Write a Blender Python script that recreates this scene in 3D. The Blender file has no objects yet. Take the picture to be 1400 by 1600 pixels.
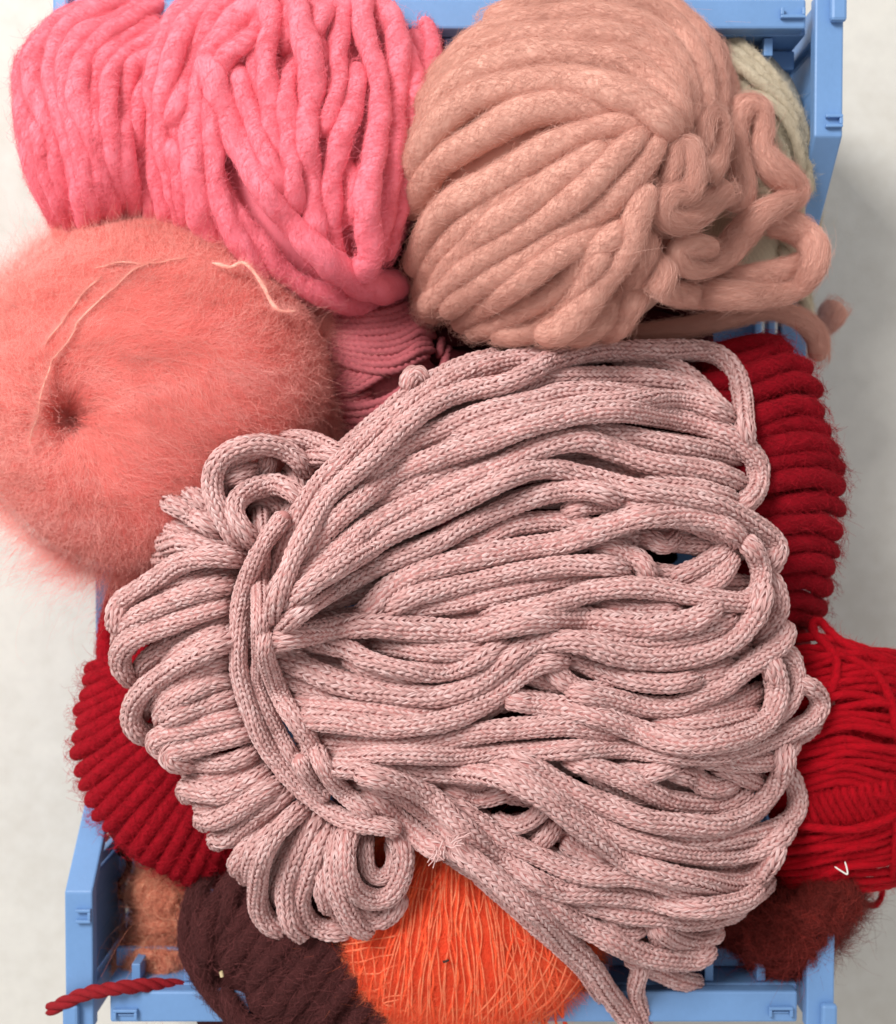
import bpy, math, random
import numpy as np
S = 0.00025          # metres per photo pixel at the crate rim
D = 2000.0           # camera height above the rim, in the same pixel units
C = bpy.context.scene.collection
rng = np.random.default_rng(7)

# ------------------------------------------------------------------ camera, light
sc = bpy.context.scene
cam_d = bpy.data.cameras.new('camera'); cam = bpy.data.objects.new('camera', cam_d); C.objects.link(cam)
TILT = math.radians(1.8)     # the phone leans a little towards the bottom edge
cam.location = (0, math.sin(TILT) * D * S, math.cos(TILT) * D * S); cam.rotation_euler = (-TILT, 0, 0)
cam_d.sensor_fit = 'VERTICAL'; cam_d.sensor_height = 24.0
cam_d.lens = 12.0 / (800.0 / D)
cam_d.clip_start = 0.01; cam_d.clip_end = 50
cam_d.dof.use_dof = True; cam_d.dof.focus_distance = (D - 250) * S
cam_d.dof.aperture_fstop = (cam_d.lens * 0.001) / (15 * S)
sc.camera = cam
w = bpy.data.worlds.new('World'); sc.world = w; w.use_nodes = True
bg = w.node_tree.nodes['Background']; bg.inputs[0].default_value = (1.0, 0.98, 0.955, 1); bg.inputs[1].default_value = 0.57
def area(name, loc, size, power, col):
    l = bpy.data.lights.new(name, 'AREA'); l.shape = 'RECTANGLE'; l.size = size[0]; l.size_y = size[1]; l.energy = power; l.color = col
    o = bpy.data.objects.new(name, l); C.objects.link(o); o.location = loc
    from mathutils import Vector
    o.rotation_euler = (-Vector(loc)).to_track_quat('-Z', 'Y').to_euler()
    return o
area('window_light', (-0.72, 0.80, 1.1), (0.5, 0.6), 25.5, (1.0, 0.975, 0.945))
sc.view_settings.view_transform = 'Standard'; sc.view_settings.look = 'None'; sc.view_settings.gamma = 1
sc.view_settings.exposure = 0.15

# ------------------------------------------------------------------ helpers
def W(p, z):
    """photo pixel + height (pixel units above the rim) -> world point"""
    p = np.asarray(p, float); z = np.asarray(z, float)
    u, v = (p[..., 0] - 700) / D, -(p[..., 1] - 800) / D
    c_, s_ = math.cos(TILT), math.sin(TILT)
    dy, dz = v * c_ - s_, -c_ - v * s_
    t = (z - c_ * D) / dz
    return np.stack([u * t, s_ * D + dy * t, z + 0 * t], -1) * S

def spline(pts, step=4.0):
    P = np.asarray(pts, float)
    if len(P) == 2: P = np.array([P[0], (P[0] + P[1]) / 2, P[1]])
    E = np.vstack([2 * P[0] - P[1], P, 2 * P[-1] - P[-2]])
    out = []
    for i in range(1, len(E) - 2):
        a, b, c, d = E[i - 1], E[i], E[i + 1], E[i + 2]
        n = max(2, int(np.linalg.norm(c - b) / 2))
        t = np.linspace(0, 1, n, endpoint=False)[:, None]
        out.append(0.5 * ((2 * b) + (c - a) * t + (2 * a - 5 * b + 4 * c - d) * t ** 2 + (3 * b - a - 3 * c + d) * t ** 3))
    out.append(P[-1:]); Q = np.vstack(out)
    s = np.r_[0, np.cumsum(np.linalg.norm(np.diff(Q, axis=0), axis=1))]
    n = max(4, int(s[-1] / step)); u = np.linspace(0, s[-1], n)
    return np.stack([np.interp(u, s, Q[:, k]) for k in range(Q.shape[1])], -1)

def smooth(a, sig):
    n = int(sig * 3); k = np.exp(-0.5 * (np.arange(-n, n + 1) / sig) ** 2); k /= k.sum()
    return np.convolve(np.pad(a, n, mode='edge'), k, 'valid')

def frames(P):
    T = np.gradient(P, axis=0); T /= np.linalg.norm(T, axis=1, keepdims=True) + 1e-12
    N = np.zeros_like(P); up = np.array([0, 0, 1.0])
    n = up - T[0] * T[0].dot(up)
    if np.linalg.norm(n) < 0.05: n = np.array([1.0, 0, 0]) - T[0] * T[0][0]
    n /= np.linalg.norm(n)
    for i in range(len(P)):
        n = n - T[i] * T[i].dot(n); n /= np.linalg.norm(n); N[i] = n
    return T, N, np.cross(T, N)

def noise1(n, sig, amp):
    a = smooth(rng.normal(size=n + 8), sig)[:n]; a = a - a.mean(); return a / (a.std() + 1e-9) * amp

def link(o, parent=None):
    C.objects.link(o)
    if parent is not None: o.parent = parent
    return o

def mesh_obj(name, V, F, mat, parent=None, uv=None, smooth_=True, flip=False):
    me = bpy.data.meshes.new(name)
    V = np.asarray(V, np.float32); F = np.asarray(F, np.int32)
    me.vertices.add(len(V)); me.vertices.foreach_set('co', V.ravel())
    k = F.shape[1]
    me.loops.add(F.size); me.loops.foreach_set('vertex_index', F.ravel())
    me.polygons.add(len(F)); me.polygons.foreach_set('loop_start', np.arange(0, F.size, k, dtype=np.int32))
    me.polygons.foreach_set('use_smooth', np.full(len(F), smooth_))
    if uv is not None:
        l = me.uv_layers.new(name='UVMap'); l.data.foreach_set('uv', np.asarray(uv, np.float32).ravel())
    me.update(calc_edges=True); me.validate()
    me.materials.append(mat)
    return link(bpy.data.objects.new(name, me), parent)

def tube_data(P, R, sides=14, lobes=0, twist=0.0, depth=0.0, rough=0.0, flat=1.0):
    """P world pts, R world radii -> verts, quads, uvs (uv in px along, 0..1 round)"""
    n = len(P); T, N, B = frames(P)
    s = np.r_[0, np.cumsum(np.linalg.norm(np.diff(P, axis=0), axis=1))] / S
    a = np.arange(sides) / sides * 2 * np.pi
    r = np.repeat(np.asarray(R, float)[:, None], sides, 1) * np.ones(sides)
    if lobes: r = r * (1 + depth * (np.abs(np.cos(lobes / 2 * (a[None] - twist * s[:, None]))) - 0.6))
    if rough: r = r * (1 + rough * smooth_noise2(n, sides))
    # rounded ends
    for k, f in ((0, .25), (1, .7), (2, .93)):
        if n > 8: r[k] *= f; r[-1 - k] *= f
    V = P[:, None] + (N[:, None] * np.cos(a)[None, :, None] * flat + B[:, None] * np.sin(a)[None, :, None]) * r[..., None]
    i, j = np.meshgrid(np.arange(n - 1), np.arange(sides), indexing='ij'); j2 = (j + 1) % sides
    F = np.stack([i * sides + j, i * sides + j2, (i + 1) * sides + j2, (i + 1) * sides + j], -1).reshape(-1, 4)
    uv = np.stack([np.stack([s[i], j / sides], -1), np.stack([s[i], (j + 1) / sides], -1),
                   np.stack([s[i + 1], (j + 1) / sides], -1), np.stack([s[i + 1], j / sides], -1)], -2).reshape(-1, 2)
    return V.reshape(-1, 3), F, uv

def smooth_noise2(n, m):
    a = rng.normal(size=(n, m))
    for k in range(2): a = (a + np.roll(a, 1, 1) + np.roll(a, -1, 1)) / 3
    for k in range(4): a = (a + np.roll(a, 1, 0) + np.roll(a, -1, 0)) / 3
    return a / a.std()

def hairs(name, pts, rad, mat, parent, kind='stuff'):
    """pts (N,K,3) world, rad (K,) or (N,K) world -> one curves object"""
    N, K, _ = pts.shape
    cu = bpy.data.hair_curves.new(name); cu.add_curves([K] * N)
    cu.attributes['position'].data.foreach_set('vector', pts.astype(np.float32).ravel())
    ra = cu.attributes.get('radius') or cu.attributes.new('radius', 'FLOAT', 'POINT')
    ra.data.foreach_set('value', np.broadcast_to(rad, (N, K)).astype(np.float32).ravel())
    cu.materials.append(mat)
    o = link(bpy.data.objects.new(name, cu), parent)
    if kind: o['kind'] = kind
    return o

def thing(name, label, cat, loc=(0, 0, 0)):
    o = link(bpy.data.objects.new(name, None)); o.empty_display_size = 0.01
    o['label'] = label; o['category'] = cat
    return o

# ------------------------------------------------------------------ node expressions
class X:
    nt = None
    def __init__(s, k): s.k = k
    def _m(op, *a, clamp=False):
        n = X.nt.nodes.new('ShaderNodeMath'); n.operation = op; n.use_clamp = clamp
        for i, v in enumerate(a):
            if isinstance(v, X): X.nt.links.new(v.k, n.inputs[i])
            else: n.inputs[i].default_value = v
        return X(n.outputs[0])
    def __add__(s, o): return X._m('ADD', s, o)
    def __radd__(s, o): return X._m('ADD', o, s)
    def __sub__(s, o): return X._m('SUBTRACT', s, o)
    def __rsub__(s, o): return X._m('SUBTRACT', o, s)
    def __mul__(s, o): return X._m('MULTIPLY', s, o)
    __rmul__ = __mul__
    def __truediv__(s, o): return X._m('DIVIDE', s, o)

def base_mat(name, rough=0.9, sheen=0.3, sheen_col=None, spec=0.15):
    m = bpy.data.materials.new(name); m.use_nodes = True; nt = m.node_tree; X.nt = nt
    b = nt.nodes['Principled BSDF']; b.inputs['Roughness'].default_value = rough
    b.inputs['Specular IOR Level'].default_value = spec
    b.inputs['Sheen Weight'].default_value = sheen; b.inputs['Sheen Roughness'].default_value = 0.4
    if sheen_col: b.inputs['Sheen Tint'].default_value = (*sheen_col, 1)
    return m, nt, b

def noise(nt, vec, scale, detail=3, rough=0.5):
    n = nt.nodes.new('ShaderNodeTexNoise'); n.inputs['Scale'].default_value = scale; n.inputs['Detail'].default_value = detail
    n.inputs['Roughness'].default_value = rough
    if vec is not None: nt.links.new(vec, n.inputs['Vector'])
    return X(n.outputs['Fac'])

def ramp(nt, fac, stops):
    r = nt.nodes.new('ShaderNodeValToRGB'); e = r.color_ramp.elements
    while len(e) < len(stops): e.new(0.5)
    for k, (p, c) in enumerate(stops): e[k].position = p; e[k].color = (*c, 1)
    nt.links.new(fac.k, r.inputs[0]); return r.outputs[0]

def uvs(nt, su, sv):
    t = nt.nodes.new('ShaderNodeUVMap'); t.uv_map = 'UVMap'
    m = nt.nodes.new('ShaderNodeMapping'); m.inputs['Scale'].default_value = (su, sv, 1)
    nt.links.new(t.outputs[0], m.inputs[0]); return m.outputs[0]

def bump(nt, b, h, dist, strength=1.0):
    n = nt.nodes.new('ShaderNodeBump'); n.inputs['Distance'].default_value = dist; n.inputs['Strength'].default_value = strength
    nt.links.new(h.k, n.inputs['Height']); nt.links.new(n.outputs[0], b.inputs['Normal'])

def mulc(c, f): return tuple(min(1, v * f) for v in c)

def wool(name, col, var=0.25, fine=0.5, bd=0.6, sheen=0.35, slant=0.02):
    """loose spun wool: fibres running along the strand"""
    m, nt, b = base_mat(name, 0.95, sheen, mulc(col, 1.5))
    t = nt.nodes.new('ShaderNodeUVMap'); t.uv_map = 'UVMap'
    sp = nt.nodes.new('ShaderNodeSeparateXYZ'); nt.links.new(t.outputs[0], sp.inputs[0])
    u, v = X(sp.outputs[0]), X(sp.outputs[1])
    a = (v + u * slant * 0.1) * 6.2832
    cb = nt.nodes.new('ShaderNodeCombineXYZ')
    nt.links.new((u * 0.0045).k, cb.inputs[0]); nt.links.new(X._m('COSINE', a).k, cb.inputs[1]); nt.links.new(X._m('SINE', a).k, cb.inputs[2])
    n1 = noise(nt, cb.outputs[0], 9.0, 4, 0.65)
    g = nt.nodes.new('ShaderNodeNewGeometry')
    n2 = noise(nt, g.outputs['Position'], 1400, 2)
    f = n1 * 0.75 + n2 * 0.25
    nt.links.new(ramp(nt, f, [(0.25, mulc(col, 1 - var)), (0.5, col), (0.75, mulc(col, 1 + var))]), b.inputs['Base Color'])
    bump(nt, b, n1 * fine, bd * S * 6)
    return m

def hairmat(name, col, var=0.3, trans=0.35, patch=0, gloss=(0.75, 0.25), pvar=0.3):
    trans = trans * 0.25
    m = bpy.data.materials.new(name); m.use_nodes = True; nt = m.node_tree; X.nt = nt
    nt.nodes.clear(); out = nt.nodes.new('ShaderNodeOutputMaterial')
    hi = nt.nodes.new('ShaderNodeHairInfo')
    f = X(hi.outputs['Random'])
    if patch:
        g = nt.nodes.new('ShaderNodeNewGeometry')
        mp = nt.nodes.new('ShaderNodeMapping'); mp.inputs['Rotation'].default_value = (0, 0, -0.5); mp.inputs['Scale'].default_value = (0.55, 1.5, 1)
        nt.links.new(g.outputs['Position'], mp.inputs[0])
        f = f * 0.35 + (noise(nt, mp.outputs[0], patch, 5, 0.6) - 0.5) * 1.9 + 0.32
    c = ramp(nt, f, [(0, mulc(col, 1 - var)), (0.5, col), (1, tuple(min(v + (1 - v) * var * 0.8, v * (1 + 2.5 * var)) for v in col))])
    d = nt.nodes.new('ShaderNodeBsdfPrincipled'); d.inputs['Roughness'].default_value = gloss[0]; d.inputs['Specular IOR Level'].default_value = gloss[1]
    t = nt.nodes.new('ShaderNodeBsdfTranslucent'); nt.links.new(c, d.inputs['Base Color']); nt.links.new(c, t.inputs['Color'])
    mx = nt.nodes.new('ShaderNodeMixShader'); mx.inputs[0].default_value = trans
    nt.links.new(d.outputs[0], mx.inputs[1]); nt.links.new(t.outputs[0], mx.inputs[2]); nt.links.new(mx.outputs[0], out.inputs[0])
    return m

# ------------------------------------------------------------------ height map used to lay strands on one another
X0, Y0, HW, HH = -150, -150, 1750, 1950
def new_map(fn):
    yy, xx = np.mgrid[0:HH, 0:HW]
    return fn(xx + X0, yy + Y0).astype(np.float32)
def dome(cx, cy, rx, ry, z0, h, ang=0.0, p=2.0, low=-200):
    ca, sa = math.cos(math.radians(ang)), math.sin(math.radians(ang))
    def f(x, y):
        u = ((x - cx) * ca + (y - cy) * sa) / rx; v = (-(x - cx) * sa + (y - cy) * ca) / ry
        q = 1 - (np.abs(u) ** p + np.abs(v) ** p)
        return np.where(q > 0, z0 + h * np.sqrt(np.maximum(q, 0)), np.maximum(low, z0 + 120 * q))
    return f
_d = {}
def disc(r):
    r = int(max(1, round(r)))
    if r not in _d:
        yy, xx = np.mgrid[-r:r + 1, -r:r + 1]; q = xx ** 2 + yy ** 2
        _d[r] = (r, q <= r * r, np.sqrt(np.maximum(r * r - q, 0)))
    return _d[r]
def lay(H, path, r, c=0.8, foot=0.5, sm=5.0, dive=(35, 35), stamp=True, lift=0.0, H0=None, cap=3.0):
    """path (n,2) px every 4 px; returns centre heights"""
    n = len(path); z = np.zeros(n); f = disc(r * foot)
    rr = np.broadcast_to(r, (n,))
    for i, (x, y) in enumerate(path):
        X_, Y_ = int(np.clip(x - X0, 60, HW - 61)), int(np.clip(y - Y0, 60, HH - 61)); k = f[0]
        z[i] = H[Y_ - k:Y_ + k + 1, X_ - k:X_ + k + 1][f[1]].max()
    z = z + c * r + lift
    if H0 is not None:
        xi = np.clip(path[:, 0] - X0, 0, HW - 1).astype(int); yi = np.clip(path[:, 1] - Y0, 0, HH - 1).astype(int)
        z = np.minimum(z, H0[yi, xi] + cap * r)
    if sm: z = smooth(z, min(sm, max(1.0, n / 6)))
    t = np.arange(n) * 4.0; L = t[-1]
    e = 34.0
    for d, q in ((dive[0], t), (dive[1], L - t)):
        k = np.clip(1 - q / e, 0, 1); z = z - d * k * k
    if stamp:
        g = disc(r)
        for i, (x, y) in enumerate(path):
            X_, Y_ = int(np.clip(x - X0, 60, HW - 61)), int(np.clip(y - Y0, 60, HH - 61)); k = g[0]
            P = H[Y_ - k:Y_ + k + 1, X_ - k:X_ + k + 1]
            np.maximum(P, np.where(g[1], z[i] + g[2] * 0.9, -999), out=P)
    return z
# heaps the hank rests on: photo centre, photo radii, middle height, rise
OTHERS = [(232, 616, 284, 280, -30, 225), (722, 1448, 220, 172, 10, 80), (1325, 1190, 128, 222, -60, 100), (1185, 745, 130, 225, -130, 160),
          (268, 1165, 158, 222, -120, 150), (482, 1530, 188, 212, -70, 120), (888, 268, 240, 282, -30, 160), (585, 590, 125, 145, -130, 105)]
# ------------------------------------------------------------------ rose knitted-cord hank
CORD = (0.64, 0.362, 0.342)
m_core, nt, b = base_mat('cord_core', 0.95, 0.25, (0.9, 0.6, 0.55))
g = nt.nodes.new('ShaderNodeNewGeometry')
nt.links.new(ramp(nt, noise(nt, g.outputs['Position'], 700, 3), [(0.3, (0.42, 0.175, 0.165)), (0.7, (0.55, 0.26, 0.245))]), b.inputs['Base Color'])  # redder inner cord, also darkened to paint shade into the stitch holes
m_thread = hairmat('cord_thread', CORD, 0.30, 0.12, gloss=(0.5, 0.5))

def put_strand(P, R, parent, name='strand', mat=None, sides=14, **kw):
    V, F, uv = tube_data(P, R, sides, **kw)
    return mesh_obj(name, V, F, mat, parent, uv)

def knit(P, r, parent, wales=7, pitch=10.6):
    """real stitches: two legs of three threads per stitch, laid on the cord"""
    T, N, B = frames(P)
    s = np.r_[0, np.cumsum(np.linalg.norm(np.diff(P, axis=0), axis=1))] / S
    rr = r / S; L = s[-1]; sc_ = rr.mean() / 17.0; pitch = pitch * sc_
    nst = int((L - 6) / pitch)
    if nst < 2: return
    tw = rng.uniform(-0.0035, 0.0035); ph0 = rng.uniform(0, 6.28)
    W_, J, Sd, Th = np.meshgrid(np.arange(wales), np.arange(nst), [-1, 1], [-1, 0, 1], indexing='ij')
    W_, J, Sd, Th = [a.ravel() for a in (W_, J, Sd, Th)]
    n = len(W_); K = 4; t = np.linspace(0, 1, K)[None]
    wa = 2 * np.pi / wales; wn = noise1(len(s), 9, 0.22); sq = rng.uniform(0.02, 0.09); sa = rng.uniform(0, 6.28); pn = noise1(len(s), 6, 0.07)
    jit = rng.normal(size=(n // 6 + 1, 3)).repeat(6, 0)[:n]
    u0 = 3 + J * pitch + (W_ % 2) * pitch * 0.5 + jit[:, 0] * 0.5
    u = u0[:, None] + t * pitch * 1.5 + Th[:, None] * (-1.5 * sc_) * 1.0
    th = W_[:, None] * wa + Sd[:, None] * wa * (0.02 + 0.50 * t ** 0.85) + Th[:, None] * 0.07 * Sd[:, None] + tw * u + np.interp(u, s, wn) + ph0 + jit[:, 1:2] * 0.02
    bul = np.sin(np.pi * np.clip(t * 0.95 + 0.08, 0, 1)) ** 0.8
    rad = -2.2 + 4.6 * bul - 0.35 * np.abs(Th)[:, None] + rng.normal(size=(n, 1)) * 0.4 + jit[:, 2:3] * 0.25
    u = np.clip(u, 0.5, L - 0.5)
    idx = np.interp(u.ravel(), s, np.arange(len(s))); i0 = np.clip(idx.astype(int), 0, len(s) - 2); f = (idx - i0)[:, None]
    def ip(A): return A[i0] * (1 - f) + A[i0 + 1] * f
    Pc, Nc, Bc = ip(P), ip(N), ip(B); R = ip(rr[:, None])[:, 0]
    edge = np.minimum(u.ravel(), L - u.ravel()); R = R * np.sqrt(np.clip(edge / 12, 0.12, 1))
    a = th.ravel(); R = R * (1 + sq * np.cos(2 * a + sa)); rad = (R - 2.6 * sc_ + rad.ravel() * sc_) * S
    Q = Pc + (Nc * np.cos(a)[:, None] + Bc * np.sin(a)[:, None]) * rad[:, None]
    hairs('knit_stitches', Q.reshape(n, K, 3), np.array([0.7, 1.15, 1.15, 0.65]) * S * sc_, m_thread, parent)

# paths in photo pixels: level (drawing order), radius, points
HK = [
# ---- lower layer, seen between the others
(0,17,[(960,560),(1040,572),(1090,602),(1120,645),(1145,690)]),
(0,17,[(1000,758),(1057,760),(1100,768),(1145,785)]),
(0,17,[(860,998),(971,1002),(1043,1002),(1100,988),(1148,960)]),
(0,16,[(1192,890),(1214,920),(1218,955),(1203,985),(1180,1005)]),
(0,16,[(640,1010),(714,1013),(771,1000),(840,985)]),
(0,16,[(1057,1118),(1106,1111),(1154,1096),(1192,1078)]),
(0,16,[(930,952),(1014,953),(1071,951)]),
(0,16,[(1057,1196),(1081,1211),(1106,1228),(1135,1226),(1155,1210)]),
(0,16,[(1110,1192),(1135,1201),(1166,1213),(1190,1224)]),
(0,15,[(1000,838),(1020,845),(1037,852),(1058,838)]),
(0,16,[(1050,905),(1085,890),(1115,872),(1145,850)]),
(1,16,[(1080,925),(1106,914),(1129,897),(1148,868)]),
(0,17,[(890,1180),(906,1194),(943,1220),(986,1240),(1030,1248)]),
(0,16,[(690,1228),(726,1243),(760,1245),(800,1228)]),
(0,16,[(770,1282),(805,1290),(840,1272),(855,1245)]),
(0,16,[(835,1325),(855,1305),(870,1285)]),
(0,16,[(880,1310),(900,1328),(935,1345),(960,1350)]),
(0,15,[(940,1425),(960,1450),(990,1455),(1010,1440)]),
(0,15,[(1010,1430),(1025,1455),(1030,1490)]),
(0,16,[(700,1330),(760,1370),(820,1410),(880,1440)]),
(0,16,[(244,872),(280,868),(340,872)]),
(0,16,[(503,1360),(505,1395),(520,1420)]),
(0,16,[(397,1320),(380,1350),(385,1375)]),
(0,16,[(520,1310),(512,1350),(510,1390),(515,1420)]),
(0,17,[(1000,1190),(1040,1200),(1080,1215)]),
(0,16,[(840,1120),(880,1140),(940,1145)]),
(0,16,[(960,770),(1040,800),(1110,830),(1170,850)]),
(0,16,[(640,980),(720,970),(800,955),(880,945)]),
(0,16,[(634,612),(642,592),(652,585),(664,600)]),
# ---- top-left bow
(0,16,[(440,690),(474,686),(503,696),(535,712),(560,715)]),
(0,16,[(470,730),(491,716),(517,712),(545,722)]),
(0,15,[(350,752),(377,740),(405,728)]),
(0,15,[(418,712),(417,730),(410,750)]),
(0,16,[(452,730),(462,752),(468,775)]),
(0,15,[(404,800),(398,788),(411,780),(430,790),(440,800)]),
# ---- right fan, from the top of the photo downwards
(1,17,[(432,930),(445,865),(466,805),(510,748),(565,697),(612,657),(668,614),(735,580),(790,566),(845,559),(905,563)]),
(1,17,[(760,626),(817,606),(857,592),(914,589),(1000,590),(1057,598),(1095,612),(1123,636),(1140,655)]),
(1,17,[(451,895),(483,849),(526,791),(554,763),(590,728),(640,692),(683,673),(726,655),(783,638),(840,626),(870,617),(914,613),(971,616),(1014,622)]),
(1,16,[(640,742),(690,706),(726,682),(769,664),(810,652),(857,643),(914,632),(971,625),(1029,622),(1086,627),(1118,640),(1140,658)]),
(2,17,[(428,930),(463,880),(497,840),(540,800),(577,771),(611,746),(654,725),(711,706),(769,688),(811,672),(857,656),(900,646),(971,643),(1029,651),(1086,661),(1129,675),(1160,697),(1182,722),(1184,754),(1171,780),(1146,795)]),
(1,17,[(457,906),(497,863),(540,829),(583,796),(626,770),(669,748),(726,728),(783,706),(857,678),(914,670),(971,680),(1029,691),(1086,700),(1129,709),(1165,720)]),
(3,17,[(430,945),(463,862),(500,792),(526,762),(583,714),(634,664),(683,628),(726,612),(783,601),(830,580),(857,565),(914,552),(970,548),(1029,546),(1086,547),(1123,557),(1148,583),(1160,620),(1163,657),(1167,692)]),
(2,18,[(455,918),(483,893),(526,863),(569,830),(626,797),(669,776),(726,750),(783,728),(830,704),(870,692),(914,689),(957,703),(1000,718),(1057,729),(1114,739),(1155,755)]),
(2,18,[(450,950),(480,918),(526,889),(569,863),(611,835),(669,808),(726,782),(783,752),(830,735),(870,733),(914,743),(971,760),(1029,771),(1086,779),(1129,792),(1171,815),(1202,838),(1213,860),(1198,890)]),
(2,17,[(452,972),(480,950),(510,930),(545,910),(583,890),(626,870),(683,848),(726,823),(783,796),(830,778),(870,768),(920,766),(965,778)]),
(1,16,[(700,868),(754,845),(800,822),(857,813),(900,817),(935,828)]),
(1,16,[(880,805),(905,792),(943,788),(1000,790),(1035,798)]),
(3,18,[(560,968),(580,948),(605,922),(640,903),(669,890),(726,874),(783,862),(830,855),(870,849),(914,836),(957,821),(1000,808),(1057,806),(1114,815),(1146,832),(1156,848)]),
(2,17,[(600,958),(643,934),(686,922),(743,909),(800,895),(843,889),(886,884),(943,882),(978,889)]),
(1,16,[(540,985),(600,965),(657,952),(714,943),(757,934),(814,922),(871,910),(930,903),(990,908)]),
(1,17,[(925,858),(945,855),(971,863),(997,876),(1009,895),(1008,915)]),
(3,17,[(757,968),(800,958),(843,948),(880,938),(920,924),(965,919),(1014,920),(1071,928),(1120,936),(1160,940),(1185,925),(1189,890),(1178,858),(1160,842)]),
(4,19,[(425,998),(471,993),(529,981),(586,976),(643,982),(700,987),(745,985),(786,979),(843,971),(900,968),(957,973),(1014,978),(1060,976),(1095,965),(1120,948)]),
(2,17,[(490,1005),(543,1014),(575,1031),(629,1046),(686,1050),(735,1038),(772,1016),(795,1000)]),
(1,16,[(540,1028),(580,1046),(610,1052),(660,1068)]),
(1,16,[(580,1000),(620,1010),(660,1018),(714,1018),(765,1008)]),
(3,19,[(425,1022),(471,1042),(514,1060),(571,1077),(629,1085),(686,1088),(729,1078),(765,1056),(800,1027),(835,1006),(870,1001),(914,1006),(957,1021),(1014,1031),(1071,1028),(1125,1010),(1163,984),(1186,950),(1192,918)]),
(1,16,[(440,1052),(486,1075),(529,1088),(586,1098),(640,1106),(690,1110)]),
(2,17,[(468,1098),(529,1106),(586,1112),(643,1118),(690,1114),(740,1098)]),
(3,17,[(475,1122),(543,1131),(600,1137),(657,1133),(703,1123),(743,1105),(786,1078),(814,1054),(845,1037),(885,1032)]),
(2,17,[(490,1152),(571,1158),(629,1160),(686,1157),(743,1147),(800,1139),(871,1134),(929,1141),(975,1154)]),
(2,17,[(870,1022),(905,1033),(943,1048),(986,1062),(1043,1069),(1090,1062)]),
(2,17,[(858,1028),(874,1055),(900,1074),(930,1080),(955,1076)]),
(1,17,[(960,1042),(1009,1048),(1057,1056),(1106,1055),(1142,1040)]),
(2,17,[(890,1078),(925,1086),(960,1094),(1009,1103),(1057,1104),(1094,1092),(1130,1075),(1158,1050),(1191,1026),(1216,1008),(1228,990),(1222,975)]),
(1,17,[(780,1060),(820,1052),(860,1065),(900,1078)]),
(2,17,[(1010,1133),(1069,1134),(1130,1128),(1185,1112)]),
(3,18,[(788,1092),(829,1097),(871,1106),(914,1115),(957,1128),(996,1142),(1033,1155),(1081,1161),(1130,1157),(1175,1143),(1205,1117),(1214,1077),(1208,1045),(1198,1028)]),
(1,15,[(1205,1012),(1234,1024),(1246,1055),(1240,1085),(1225,1108),(1208,1125)]),
(2,16,[(480,1182),(540,1180),(600,1179),(686,1179),(743,1178),(786,1176),(871,1172),(957,1170),(1043,1177),(1106,1180),(1154,1174),(1203,1157),(1240,1142),(1268,1126),(1281,1105),(1276,1084),(1258,1070),(1243,1066)]),
(1,16,[(1080,1182),(1154,1192),(1203,1187),(1232,1168),(1236,1150)]),
(3,18,[(500,1196),(571,1201),(657,1206),(726,1209),(783,1216),(840,1242),(883,1274),(929,1309),(971,1338),(1014,1357),(1071,1374),(1129,1380),(1171,1370),(1202,1346),(1216,1318)]),
(2,18,[(795,1186),(825,1195),(854,1211),(897,1237),(957,1262),(1014,1282),(1071,1290),(1129,1289),(1171,1270),(1205,1237),(1224,1200),(1228,1165)]),
(2,17,[(770,1200),(810,1213),(850,1235),(897,1266),(957,1300),(1000,1318),(1057,1331),(1114,1336),(1171,1331),(1216,1314),(1234,1290)]),
(1,16,[(1225,1200),(1240,1225),(1246,1250),(1241,1274),(1220,1292),(1186,1303),(1129,1309),(1071,1309),(1010,1298),(960,1280)]),
(1,16,[(990,1345),(1050,1352),(1114,1356),(1171,1350),(1205,1335)]),
(1,17,[(880,1178),(906,1190),(943,1205),(986,1222),(1020,1240),(1050,1252),(1106,1258),(1142,1252),(1170,1238)]),
(0,17,[(960,1200),(1009,1208),(1060,1195)]),
(2,17,[(700,1258),(731,1275),(769,1300),(811,1323),(854,1343),(897,1361),(940,1368),(983,1369),(1035,1380),(1075,1395),(1129,1406),(1175,1398),(1200,1375)]),
(3,18,[(560,1208),(610,1220),(654,1236),(690,1260),(722,1290),(760,1325),(800,1353),(840,1378),(883,1392),(940,1396),(1000,1403),(1057,1416),(1114,1419),(1160,1410),(1185,1390)]),
(1,16,[(860,1398),(911,1412),(971,1426),(1029,1434),(1086,1438),(1140,1428),(1160,1412)]),
(1,16,[(1022,1440),(1035,1457),(1060,1469),(1095,1468),(1130,1452)]),
(2,18,[(690,1312),(735,1345),(783,1374),(840,1408),(883,1433),(926,1455),(969,1478),(1011,1493),(1060,1499),(1095,1496),(1113,1478)]),
(3,18,[(700,1320),(754,1357),(797,1394),(840,1431),(880,1466),(920,1505),(952,1551),(980,1590),(1005,1640)]),
(0,16,[(975,1490),(1014,1511),(1057,1529),(1092,1540)]),
(0,15,[(1003,1495),(998,1520),(994,1545),(1002,1580),(1010,1620)]),
(2,17,[(540,1215),(590,1228),(626,1242),(669,1271),(706,1303),(725,1325)]),
(3,18,[(566,1238),(590,1252),(615,1274),(650,1302),(678,1322),(700,1328)]),
# ---- left fan
(1,16,[(292,765),(316,784),(340,806),(356,822)]),
(2,17,[(260,782),(289,798),(317,815),(345,832)]),
(1,16,[(262,822),(289,829),(331,843),(362,852)]),
(2,17,[(252,848),(289,849),(346,854),(384,860)]),
(3,17,[(388,872),(331,869),(289,878),(256,897),(222,918),(194,936),(182,955),(184,985)]),
(1,16,[(372,893),(331,899),(289,909),(246,924),(211,940),(190,960)]),
(2,17,[(370,912),(331,918),(289,930),(246,948),(212,967),(192,987),(186,1008)]),
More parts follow.
